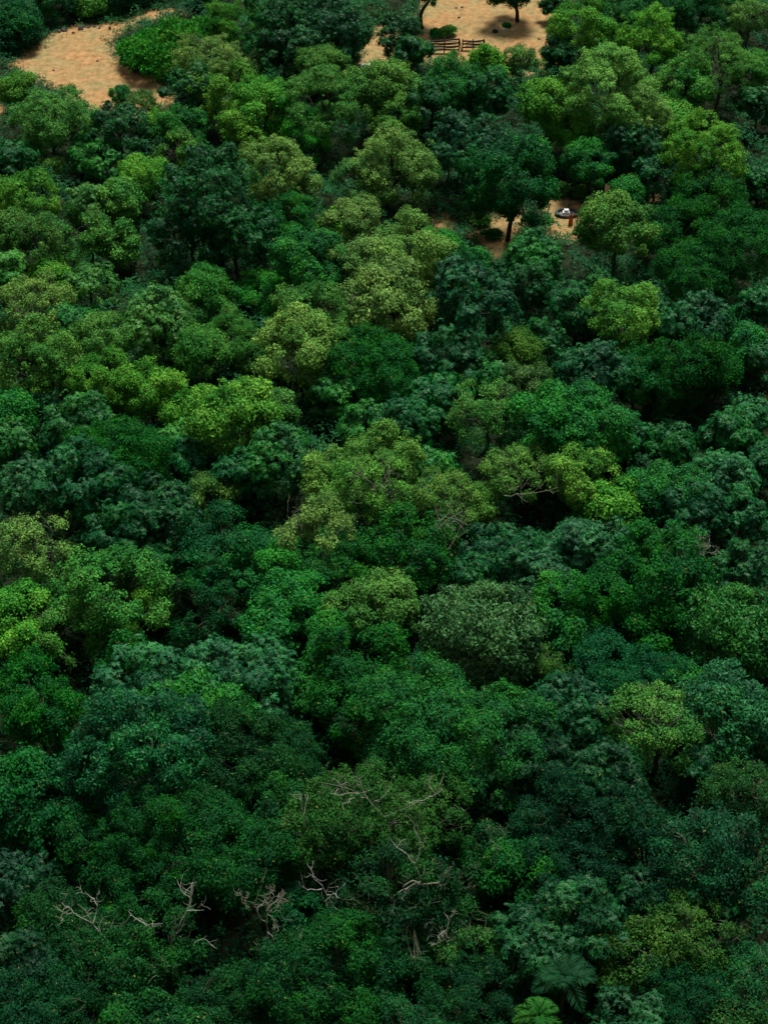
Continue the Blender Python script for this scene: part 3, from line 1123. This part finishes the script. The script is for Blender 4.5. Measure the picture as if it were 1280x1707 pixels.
PALE = (0.21, 0.225, 0.155)
SNAG = (0.29, 0.31, 0.24)
limbs('green tree with pale broken snag limbs standing above its crown at lower left', [
    [(200, 1585, 7.0), (178, 1565, 8.6), (155, 1540, 9.6), (128, 1524, 10.2), (104, 1522, 10.6)],
    [(155, 1540, 9.6), (162, 1515, 10.4), (163, 1488, 11.4)],
    [(163, 1510, 10.5), (150, 1495, 10.9), (142, 1487, 11.2)],
    [(128, 1524, 10.2), (112, 1512, 10.8), (104, 1520, 11.0)],
    [(232, 1560, 8.8), (245, 1544, 9.9), (272, 1540, 10.5)],
    [(245, 1544, 9.9), (228, 1532, 10.4), (214, 1518, 10.9)],
    [(300, 1540, 9.0), (312, 1518, 10.0), (320, 1500, 10.6), (302, 1484, 11.0), (296, 1466, 11.3)],
    [(312, 1518, 10.0), (340, 1517, 10.6)],
    [(325, 1572, 9.0), (345, 1560, 9.8)],
], SNAG, 0.14)
limbs('green tree with a pale upright trunk in the middle of its crown', [
    [(715, 1530, 7.0), (712, 1500, 8.6), (700, 1470, 10.4), (692, 1440, 11.8), (700, 1415, 12.6), (698, 1392, 13.4)],
    [(692, 1440, 11.8), (670, 1418, 12.6), (648, 1396, 13.3)],
    [(700, 1470, 10.6), (676, 1482, 10.8), (664, 1488, 10.9)],
    [(706, 1474, 10.6), (732, 1472, 11.2), (738, 1455, 11.9)],
    [(700, 1475, 10.6), (688, 1468, 11.0), (672, 1478, 11.2)],
], PALE, 0.19)
limbs('green tree with bare grey limb hanging into a black hollow', [
    [(566, 1520, 6.5), (548, 1498, 8.2), (530, 1470, 10.0), (520, 1458, 10.8)],
    [(545, 1492, 8.4), (555, 1490, 9.0), (566, 1497, 9.2)],
    [(536, 1482, 9.2), (512, 1484, 9.8)],
], (0.3, 0.31, 0.27), 0.17)
limbs('wide leafy green tree with curling grey branches', [
    [(640, 1362, 9.6), (612, 1330, 12.2), (590, 1322, 13.0), (566, 1326, 13.4), (552, 1322, 13.6)],
    [(612, 1332, 12.2), (600, 1310, 13.2), (604, 1304, 13.6)],
    [(590, 1330, 12.6), (574, 1340, 12.9)],
    [(640, 1362, 9.6), (700, 1335, 12.4), (722, 1328, 12.9), (718, 1312, 13.5)],
    [(690, 1340, 12.2), (672, 1332, 12.8)],
    [(508, 1380, 10.6), (504, 1350, 12.2), (504, 1335, 12.8)],
], (0.34, 0.33, 0.27), 0.12)
limbs('sparse green tree on bare pale forked limbs in the centre', [
    [(718, 905, 8.5), (728, 884, 9.6), (732, 868, 10.6), (724, 846, 12.0)],
    [(744, 908, 8.4), (738, 890, 9.4), (742, 872, 10.6), (752, 850, 12.0)],
    [(742, 922, 7.8), (756, 902, 8.8), (764, 884, 9.8), (778, 864, 11.0)],
    [(732, 880, 9.8), (746, 866, 10.9), (770, 852, 11.8)],
], (0.3, 0.31, 0.23), 0.2)
limbs('green tree with a fan of bare pale twigs in the centre', [
    [(626, 845, 7.5), (628, 815, 9.6), (612, 800, 10.8), (596, 790, 11.4), (584, 782, 11.8)],
    [(628, 812, 9.8), (640, 808, 10.6), (655, 800, 11.0)],
    [(640, 846, 7.6), (606, 838, 8.6), (580, 838, 9.0)],
    [(622, 830, 8.6), (604, 792, 11.2), (598, 772, 12.2)],
    [(628, 815, 9.6), (646, 790, 11.5), (654, 782, 11.9)],
], PALE, 0.13)
limbs('sparse olive tree with pale limbs left below the yellow lime group', [
    [(505, 900, 6.5), (498, 876, 8.6), (486, 868, 9.6), (478, 858, 10.2)],
    [(502, 888, 7.8), (512, 862, 10.0), (508, 846, 10.8)],
    [(498, 876, 8.6), (482, 880, 9.2)],
], PALE, 0.14)
limbs('sparse green tree with many pale twigs left of the bright lime tree', [
    [(870, 838, 7.4), (866, 800, 9.8), (850, 778, 11.2), (840, 762, 12.0)],
    [(868, 815, 9.0), (888, 790, 10.8), (894, 776, 11.6)],
    [(840, 826, 8.6), (870, 824, 8.8), (910, 818, 9.6), (930, 812, 10.0)],
], PALE, 0.12)
limbs('olive tree with a bare forked trunk showing at lower right', [
    [(1102, 1250, 5.0), (1104, 1232, 7.0), (1096, 1212, 9.0), (1092, 1200, 9.8)],
    [(1104, 1232, 7.0), (1112, 1214, 8.8), (1126, 1200, 10.0)],
], PALE, 0.16)
limbs('olive tree at left with a pale branch across its front', [
    [(62, 545, 6.5), (50, 532, 8.4), (32, 520, 9.4), (26, 508, 10.0)],
], PALE, 0.14)
limbs('upright green tree with pale forks right of the wide branchy tree', [
    [(822, 1450, 7.6), (826, 1410, 10.2), (828, 1385, 11.6)],
    [(818, 1440, 8.2), (812, 1425, 9.2)],
    [(826, 1410, 10.2), (814, 1398, 11.0)],
], PALE, 0.11)

# ------------------------------------------------------------------ trees whose trunks stand in the open clearing
def open_trunk(bx, by, pts, r, label, crown_r, colr, seed):
    b = at(bx, by, 0)
    root = thing('clearing_tree', label, 'tree', (b.x, b.y, 0), 0, 'trees standing on the bare clearings')
    t = Tubes(9)
    W = np.array(pts, float)
    D = [W[0]]
    for p, q in zip(W[:-1], W[1:]):
        for f in (0.25, 0.5, 0.75, 1.0):
            D.append(p + (q - p) * f)
    D = np.array(D)
    D[1:-1] = (D[:-2] + D[1:-1] * 2 + D[2:]) / 4
    rr = np.linspace(r, r * 0.6, len(D))
    rr[0] = r * 1.5
    t.add(D, rr)
    top = D[-1]
    rng = np.random.default_rng(seed)
    for i in range(5):
        an = i * 1.256 + rng.uniform(0, 0.6)
        e = top + np.array([math.cos(an), math.sin(an), 0.7]) * crown_r * 0.6
        t.add(curve(top, e, (0, 0, 0.3), 6, rng, 0.08), np.linspace(r * 0.5, 0.03, 6))
    o = link('trunk', t.mesh('clearing_trunk', M_BARK), root)
    o.color = (*BARK['dark'], 1)
    s, (cm, tm, q) = variant('round', crown_r, seed)
    c = link('crown', cm, root, tuple(top + np.array([0, 0, crown_r * 0.55])))
    c.scale = (crown_r / s,) * 3
    c.color = (*PAL[colr], 1)
    return root


open_trunk(862, 37, [(0, 0, -0.3), (-0.1, 0, 1.8), (-0.7, -0.2, 3.1)], 0.32,
           'tree with a straight black trunk on the bare top middle clearing', 4.3, 'D', 1)
open_trunk(702, 44, [(0, 0, -0.3), (-0.15, 0, 1.6), (0.25, 0, 2.7), (1.2, 0.3, 3.9)], 0.30,
           'tree with a curved black trunk at the left of the top middle clearing', 3.6, 'D', 2)
open_trunk(846, 400, [(0, 0, -0.3), (0.15, 0, 2.0), (0.5, 0, 3.4), (0.4, 0.2, 4.6)], 0.3,
           'dark tree with a thick leaning black trunk at the small sandy patch', 5.1, 'D', 0)

# ------------------------------------------------------------------ palms at the bottom edge
def palm(cx, cy, z, label, colr, nf, ln, seed, lift):
    p = at(cx, cy, z)
    root = thing('palm', label, 'palm tree', (p.x, p.y, 0), 0, 'palms at the bottom edge')
    rng = np.random.default_rng(seed)
    t = Tubes(8)
    t.add(curve((0, 0, -0.3), (0.2, 0, z), (0.2, 0.1, 0), 7), np.linspace(0.2, 0.13, 7))
    o = link('trunk', t.mesh('palm_trunk', M_BARK), root)
    o.color = (*BARK['mid'], 1)
    for i in range(nf):
        an = i * 2.399 + rng.uniform(-0.2, 0.2)
        el = rng.uniform(0.25, 1.25) * lift
        k = 20
        s = np.linspace(0, 1, k)
        hx = ln * (s * math.cos(el))
        hz = ln * (s * math.sin(el) - 0.55 * s ** 2.2)
        R3 = np.stack([hx * math.cos(an), hx * math.sin(an), hz], -1)
        Tn = unit(np.gradient(R3, axis=0))
        side = np.array([-math.sin(an), math.cos(an), 0.0])
        P, T, S = [], [], []
        for sg in (1, -1):
            P.append(R3[2:])
            T.append(Tn[2:] * 0.75 + side * sg * 0.9 + np.array([0, 0, -0.25]) + rng.normal(0, 0.07, (k - 2, 3)))
            S.append(np.cross(T[-1], np.array([0, 0, 1.0])) + rng.normal(0, 0.15, (k - 2, 3)))
        P, T, S = map(np.concatenate, (P, T, S))
        L = 0.95 * np.tile(np.sin(np.pi * np.clip(s[2:] * 0.85 + 0.13, 0, 1)), 2) * ln / 3.0 + 0.15
        V, Q = leaf_quads(P, T, S, L, np.full(len(P), 0.06), 0.1, rng)
        m = len(Q)
        tint = np.stack([np.clip(rng.normal(0.5, 0.2, m), 0, 1), np.full(m, rng.uniform(0.2, 0.8)), rng.random(m) * 0.9], -1)
        f = link('frond', np_mesh('palm_frond', V, Q, M_LEAF, tint), root, (0.2, 0, z))
        f.color = (*colr, 1)
    return root


palm(893, 1694, 8.0, 'bright green palm with arching fronds on the bottom edge', (0.012, 0.085, 0.008), 12, 2.0, 5, 1.15)
palm(935, 1632, 7.0, 'dark palm with drooping fronds just above the bright palm', (0.005, 0.045, 0.014), 14, 2.9, 6, 1.05)


# ------------------------------------------------------------------ things in the clearings
def box(bm, c, s, rz=0.0, ry=0.0):
    r = bmesh.ops.create_cube(bm, size=1.0)
    M = Matrix.Translation(c) @ Matrix.Rotation(rz, 4, 'Z') @ Matrix.Rotation(ry, 4, 'Y') @ Matrix.Diagonal((*s, 1))
    bmesh.ops.transform(bm, matrix=M, verts=r['verts'])
    return r['verts']


def bm_mesh(name, bm, mat, bevel=0.0, smooth=False):
    if bevel:
        bmesh.ops.bevel(bm, geom=list(bm.edges), offset=bevel, segments=2, affect='EDGES', profile=0.5)
    me = bpy.data.meshes.new(name)
    bm.to_mesh(me)
    bm.free()
    me.materials.append(mat)
    if smooth:
        me.polygons.foreach_set('use_smooth', [True] * len(me.polygons))
    return me


def rail_fence(xl, xr, ybase, rails, hgt, label, tilt):
    pl, pr = at(xl, ybase, 0), at(xr, ybase, 0)
    d = pr - pl
    ln = d.length
    root = thing('rail_fence', label, 'fence', tuple(pl), math.atan2(d.y, d.x), 'black rail fences by the clearing')
    rng = random.Random(int(xl))
    for i in range(rails):
        z = 0.22 + (hgt - 0.3) * i / max(1, rails - 1)
        t = Tubes(8)
        n = 7
        pts = [(ln * f - 0.05, rng.uniform(-0.03, 0.03), z + 0.06 * math.sin(f * 5 + i) + tilt * f + rng.uniform(-0.02, 0.02)) for f in np.linspace(0, 1, n)]
        t.add(pts, [0.12] * n)
        link('rail', t.mesh('rail', M_DARKWOOD), root)
        if i < rails - 1:
            bm = bmesh.new()
            zz = z + (hgt - 0.3) / max(1, rails - 1) * 0.5
            x0 = ln * rng.uniform(0.02, 0.2)
            x1 = ln * rng.uniform(0.88, 0.97)
            box(bm, ((x0 + x1) / 2, 0.1, zz + tilt * 0.5), (x1 - x0, 0.05, 0.12), 0, -math.atan2(tilt, ln))
            link('plank', bm_mesh('plank', bm, M_PALEWOOD, 0.012), root)
    for f in (0.02, 0.5, 0.99):
        bm = bmesh.new()
        box(bm, (ln * f, 0.2, (hgt + 0.15 + tilt * f) / 2 - 0.15), (0.17, 0.14, hgt + 0.45), 0)
        link('post', bm_mesh('post', bm, M_DARKWOOD, 0.02), root)
    bm = bmesh.new()
    box(bm, (ln + 0.16, 0.0, (hgt + tilt) / 2), (0.16, 0.14, hgt + 0.2), 0, -0.16)
    link('end_post', bm_mesh('end_post', bm, M_DARKWOOD, 0.02), root)


rail_fence(716, 765, 87, 4, 1.75, 'black rail fence of four rails and pale planks in front of the top clearing', 0.22)
rail_fence(770, 806, 82, 3, 1.25, 'lower black rail fence half hidden by the bright yellow green bush', 0.12)

# tyre lying on the soil
p = at(825, 54.5, 0)
root = thing('tyre', 'black tyre lying flat on the bare soil of the top middle clearing', 'tyre', (p.x, p.y, bumps(p.x, p.y)), 0.4)
prof = [(0.24, 0.03), (0.24, 0.22), (0.30, 0.26), (0.40, 0.25), (0.45, 0.19), (0.45, 0.06), (0.40, 0.0), (0.30, -0.01)]
n = 28
V = [(r * math.cos(j * 2 * math.pi / n), r * math.sin(j * 2 * math.pi / n), z) for j in range(n) for r, z in prof]
k = len(prof)
Q = [(j * k + i, j * k + (i + 1) % k, ((j + 1) % n) * k + (i + 1) % k, ((j + 1) % n) * k + i) for j in range(n) for i in range(k)]
link('tread', np_mesh('tread', V, Q, M_RUBBER, smooth=True), root)
t = Tubes(6)
ring = [(0.25 * math.cos(j * 2 * math.pi / 24), 0.25 * math.sin(j * 2 * math.pi / 24), 0.125) for j in range(25)]
t.add(ring, [0.035] * 25)
link('rim_bead', t.mesh('rim_bead', M_DARKWOOD), root)


def rock(px, py, w, label, seed, mat=None, flat=0.55, grp='stones on the bare soil'):
    p = at(px, py, 0)
    r = w / 2 * depth(p) / FPX
    bm = bmesh.new()
    bmesh.ops.create_icosphere(bm, subdivisions=3, radius=1.0)
    rng = random.Random(seed)
    pl = [(Vector((rng.uniform(-1, 1), rng.uniform(-1, 1), rng.uniform(-0.4, 1))).normalized(), rng.uniform(0.62, 0.9)) for _ in range(9)]
    for v in bm.verts:
        for nrm, dd in pl:
            e = v.co.dot(nrm) - dd
            if e > 0:
                v.co -= nrm * e
        v.co *= 1 + rng.uniform(-0.03, 0.03)
    bmesh.ops.scale(bm, vec=(r, r * rng.uniform(0.7, 1.1), r * flat * 1.2), verts=bm.verts)
    o = link('rock', bm_mesh('rock', bm, mat or M_ROCK), None, (p.x, p.y, bumps(p.x, p.y) + r * flat * 0.45))
    o.rotation_euler = (0, 0, rng.uniform(0, 6))
    return tag(o, label, 'stone', grp)


rock(109, 51, 13, 'largest dark boulder on the stony far rim of the left clearing', 1)
rock(100, 53, 9, 'dark boulder touching the left side of the largest boulder', 2)
rock(135, 49, 11, 'dark grey split stone right of the largest boulder', 3)
rock(141, 45, 7, 'small grey stone behind the dark grey split stone', 4)
rock(148, 46, 7, 'dark stone in the middle of the row on the clearing rim', 5)
rock(123, 55, 6, 'small dark flat stone in front of the row on the clearing rim', 6)
rock(166, 48, 6, 'small flat brown stone near the right end of the rim row', 7)
rock(158, 45, 7, 'flat grey stone lying in the row beside the small brown stone', 17)
rock(184, 50, 6, 'upright dark stone at the right end of the rim row', 8, None, 1.2)
rock(163, 103, 5, 'tiny lone dark stone in the middle of the left clearing', 9)
rock(90, 116, 5, 'tiny dark stone near the lower left of the left clearing', 10)
rock(38, 92, 12, 'dark boulder in the shade at the left end of the left clearing', 11)
rock(765, 29, 6, 'small dark stone nearest the middle of the top middle clearing', 12)
rock(770, 12, 5, 'small dark stone right of two at the top edge of the top middle clearing', 13)
rock(760, 13, 5, 'small dark stone left of two at the top edge of the top middle clearing', 14)
rock(830, 48, 4, 'tiny dark stone just behind the tyre', 15)
rock(840, 51, 6, 'pale stone right of the tyre', 16, M_PALE)
rock(634, 37, 5, 'small dark stone on the sandy path', 18)
rock(1078, 340, 9, 'pale cream stone behind the light green round tree', 19, M_PALE)
rock(898, 67, 5, 'dark stone near the lower right of the top middle clearing', 20)


def tuft(px, py, w, label, colr, seed):
    p = at(px, py, 0)
    r = w / 2 * depth(p) / FPX
    s, (cm, tm, q) = variant('shrub', r, seed)
    root = thing('shrub', label, 'shrub', (p.x, p.y, 0), seed, GROUP['shrub'])
    for nm, me in (('crown', cm), ('trunk', tm)):
        o = link(nm, me, root, (0, 0, ZC['shrub'] * r))
        o.scale = (r / s * 1.15, r / s * 0.9, r / s * 0.7)
        o.rotation_euler = (0, 0, seed * 2.1 + px)
        o.color = (*(PAL[colr] if nm == 'crown' else BARK['mid']), 1)


tuft(844, 45, 12, 'tiny green bush beside the tyre on the top middle clearing', 'G', 1)
tuft(745, 57, 22, 'thin green bush growing behind the four rail fence', 'M', 0)
tuft(727, 60, 18, 'thin green bush at the left end behind the four rail fence', 'G', 1)
tuft(885, 112, 20, 'small green bush on the near edge of the top middle clearing', 'G', 1)
tuft(930, 322, 28, 'grey green bush behind the stone ring', 'O', 0)
tuft(972, 326, 24, 'olive bush behind the right side of the stone ring', 'M', 1)
tuft(908, 372, 18, 'olive bush left of the person in orange', 'M', 1)
tuft(800, 372, 26, 'grassy olive bush at the left end of the small sandy patch', 'M', 0)
tuft(820, 395, 22, 'low green bush on the small sandy patch', 'G', 0)

# white slab at the near end of the sandy path
p = at(610, 112, 0)
bm = bmesh.new()
box(bm, (0, 0, 0.16), (1.9, 1.5, 0.36), 0.2)
o = link('stone_slab', bm_mesh('stone_slab', bm, M_PALE, 0.05), None, (p.x, p.y, bumps(p.x, p.y)))
tag(o, 'pale stone slab at the near end of the sandy path', 'slab')

# ring of dark stones in the middle clearing
p = at(944, 358, 0)
ringroot = thing('stone_ring', 'low dark oval stone ring in the middle clearing behind the person in orange', 'stone ring', (p.x, p.y, bumps(p.x, p.y)), 0.05)
rx, ry = 1.45, 1.05
n = 40
prof = [(0.0, -0.1), (0.0, 0.36), (0.05, 0.42), (0.26, 0.42), (0.30, 0.36), (0.30, -0.1)]
rng = random.Random(3)
V, Q = [], []
for j in range(n):
    an = j * 2 * math.pi / n
    w_ = 1 + rng.uniform(-0.03, 0.03)
    hz = rng.uniform(-0.03, 0.04)
    for dr, z in prof:
        V.append(((rx * w_ - dr) * math.cos(an), (ry * w_ - dr) * math.sin(an), z + (hz if z > 0 else 0)))
k = len(prof)
for j in range(n):
    for i in range(k - 1):
        a_, b_ = j * k + i, ((j + 1) % n) * k + i
        Q.append((a_, b_, b_ + 1, a_ + 1))
link('kerb', np_mesh('kerb', V, Q, M_ROCK), ringroot)
bm = bmesh.new()
bmesh.ops.create_circle(bm, cap_ends=True, segments=32, radius=1.0)
bmesh.ops.scale(bm, vec=(rx - 0.29, ry - 0.29, 1), verts=bm.verts)
link('floor', bm_mesh('floor', bm, rough_material('grey_paving', (0.10, 0.11, 0.10), (0.22, 0.23, 0.2), 3.0)), ringroot, (0, 0, 0.12))
q = at(943, 355, 0.3)
bm = bmesh.new()
box(bm, (0, 0, 0.2), (0.8, 0.6, 0.4))
box(bm, (0.03, 0.02, 0.54), (0.55, 0.42, 0.28))
o = link('white_block', bm_mesh('white_block', bm, M_WHITE, 0.03), None, (q.x, q.y, 0.12 + bumps(p.x, p.y)))
tag(o, 'white stepped stone block standing inside the dark stone ring', 'stone')
q = at(947, 349, 0)
bm = bmesh.new()
bmesh.ops.create_cone(bm, segments=12, radius1=0.11, radius2=0.08, depth=0.8, cap_ends=True)
o = link('stone_post', bm_mesh('stone_post', bm, M_ROCK, 0.015), None, (q.x, q.y, 0.38))
tag(o, 'short dark post at the back of the stone ring', 'post')


# ------------------------------------------------------------------ the person in orange
def skin_mesh(name, chains, mat, sub=2, scale=1.0):
    """chains: list of lists of (x,y,z,r); shared joints are welded"""
    bm = bmesh.new()
    key, rad, order = {}, [], []
    for ch in chains:
        prev = None
        for x, y, z, r in ch:
            kk = (round(x, 3), round(y, 3), round(z, 3))
            if kk not in key:
                key[kk] = bm.verts.new((x, y, z))
                rad.append(r)
            v = key[kk]
            if prev is not None and prev is not v and bm.edges.get((prev, v)) is None:
                bm.edges.new((prev, v))
            prev = v
    me = bpy.data.meshes.new(name)
    bm.to_mesh(me)
    bm.free()
    o = bpy.data.objects.new(name, me)
    COL.objects.link(o)
    m = o.modifiers.new('skin', 'SKIN')
    m.use_smooth_shade = True
    for i, r in enumerate(rad):
        d = me.skin_vertices[0].data[i]
        d.radius = (r, r)
        d.use_root = (i == 0)
    s = o.modifiers.new('sub', 'SUBSURF')
    s.levels = s.render_levels = sub
    dg = bpy.context.evaluated_depsgraph_get()
    out = bpy.data.meshes.new_from_object(o.evaluated_get(dg))
    bpy.data.objects.remove(o)
    out.name = name
    out.materials.clear()
    out.materials.append(mat)
    return out


p = at(950.5, 376, 0)
who = thing('person', 'person in orange robe standing in front of the dark stone ring', 'person', (p.x, p.y, bumps(p.x, p.y)), 0.25)
chains = [[(0, 0, 0.93, .13), (0, 0, 1.08, .13), (0, 0.01, 1.25, .15), (0, 0, 1.40, .10), (0, 0.0, 1.47, .055), (0, 0.015, 1.55, .085), (0, 0.02, 1.64, .09), (0, 0.015, 1.70, .06)],
          [(0, 0.015, 1.55, .085), (0, 0.105, 1.565, .016)]]
for sg in (1, -1):
    chains.append([(0, 0, 0.93, .13), (sg * .10, 0, 0.86, .095), (sg * .11, 0.01, 0.5, .06), (sg * .115, -0.01, 0.10, .04), (sg * .12, 0.06, 0.035, .035), (sg * .125, 0.15, 0.025, .024)])
    chains.append([(0, 0, 1.40, .10), (sg * .17, 0, 1.38, .06), (sg * .23, -0.01, 1.12, .042), (sg * .22, 0.07, 0.90, .032), (sg * .215, 0.10, 0.83, .026)])
    for f in range(4):
        chains.append([(sg * .215, 0.10, 0.83, .026), (sg * .21, 0.085 + f * .02, 0.785, .0095), (sg * (.205 - .004 * f), 0.09 + f * .02, 0.75 - (.012 if f in (1, 2) else 0), .008)])
    chains.append([(sg * .215, 0.10, 0.83, .026), (sg * .195, 0.14, 0.80, .01), (sg * .185, 0.15, 0.775, .009)])
link('body', skin_mesh('body', chains, M_SKIN), who)
prof = [(0.30, 0.06, .0), (0.285, 0.30, .02), (0.25, 0.65, .01), (0.205, 0.95, 0.0), (0.195, 1.10, 0), (0.22, 1.28, 0), (0.205, 1.38, 0), (0.10, 1.455, 0)]
n = 28
V, Q = [], []
for j in range(n):
    an = j * 2 * math.pi / n
    for r, z, fo in prof:
        rr = r * (1 + (0.06 * math.sin(an * 7) if z < 0.9 else 0))
        V.append((rr * math.cos(an), rr * 0.72 * math.sin(an), z))
k = len(prof)
for j in range(n):
    for i in range(k - 1):
        a_, b_ = j * k + i, ((j + 1) % n) * k + i
        Q.append((a_, b_, b_ + 1, a_ + 1))
link('robe', np_mesh('robe', V, Q, M_ORANGE, smooth=True), who)
for sg in (1, -1):
    t = Tubes(10)
    t.add([(sg * .15, 0, 1.39), (sg * .2, -0.005, 1.25), (sg * .235, -0.005, 1.08), (sg * .225, 0.04, 0.98)], [.075, .07, .065, .06])
    link('sleeve', t.mesh('sleeve', M_ORANGE), who)
bm = bmesh.new()
bmesh.ops.create_uvsphere(bm, u_segments=16, v_segments=10, radius=1)
bmesh.ops.scale(bm, vec=(.105, .115, .11), verts=bm.verts)
for v in list(bm.verts):
    if v.co.y > 0.055 and v.co.z < 0.04:
        v.co.y = 0.05
link('hair', bm_mesh('hair', bm, M_HAIR, smooth=True), who, (0, -0.01, 1.665))


# ------------------------------------------------------------------ flags and pale stones between the trees
def flag(px, py, z, size, label, rz):
    p = at(px, py, z)
    root = thing('flag', label, 'flag', (p.x, p.y, 0), rz, 'orange pennants among the trees')
    t = Tubes(8)
    t.add([(0, 0, -0.2), (0.02, 0, z * 0.5), (0, 0, z + 0.1)], [0.06, 0.05, 0.035])
    o = link('pole', t.mesh('pole', M_BARK), root)
    o.color = (*BARK['mid'], 1)
    V, Q = [], []
    nx_, nz_ = 9, 6
    for side in (0.012, -0.012):
        for i in range(nx_):
            f = i / (nx_ - 1)
            for j in range(nz_):
                g = j / (nz_ - 1)
                V.append((f * size * 0.75, side + 0.09 * size * math.sin(f * 5) * f, z - g * size * (1 - f * 0.05) * 1.0 - f * size * 0.55 * (1 - g)))
    for s_ in range(2):
        b0 = s_ * nx_ * nz_
        for i in range(nx_ - 1):
            for j in range(nz_ - 1):
                a_ = b0 + i * nz_ + j
                Q.append((a_, a_ + 1, a_ + nz_ + 1, a_ + nz_))
    link('cloth', np_mesh('cloth', V, Q, M_FLAG, smooth=True), root)


flag(1008, 306, 8.8, 1.15, 'pale orange pennant on a pole behind the light green round tree', 0.8)
flag(873, 311, 8.6, 0.5, 'small orange pennant in front of the dark tree with the leaning trunk', 0.8)


def pillar(px, py, z, w, label):
    p = at(px, py, z)
    root = thing('stone_pillar', label, 'pillar', (p.x, p.y, 0), 0.3)
    bm = bmesh.new()
    box(bm, (0, 0, (z - 0.35) / 2), (w, w * 0.8, z - 0.35))
    link('shaft', bm_mesh('shaft', bm, M_PALE, 0.03), root)
    bm = bmesh.new()
    box(bm, (0, 0, z - 0.2), (w * 1.18, w, 0.28))
    link('cap', bm_mesh('cap', bm, M_PALE, 0.03), root)


pillar(1080, 356, 6.0, 0.6, 'pale grey stone pillar between the light green round tree and the dark fine leaved tree')
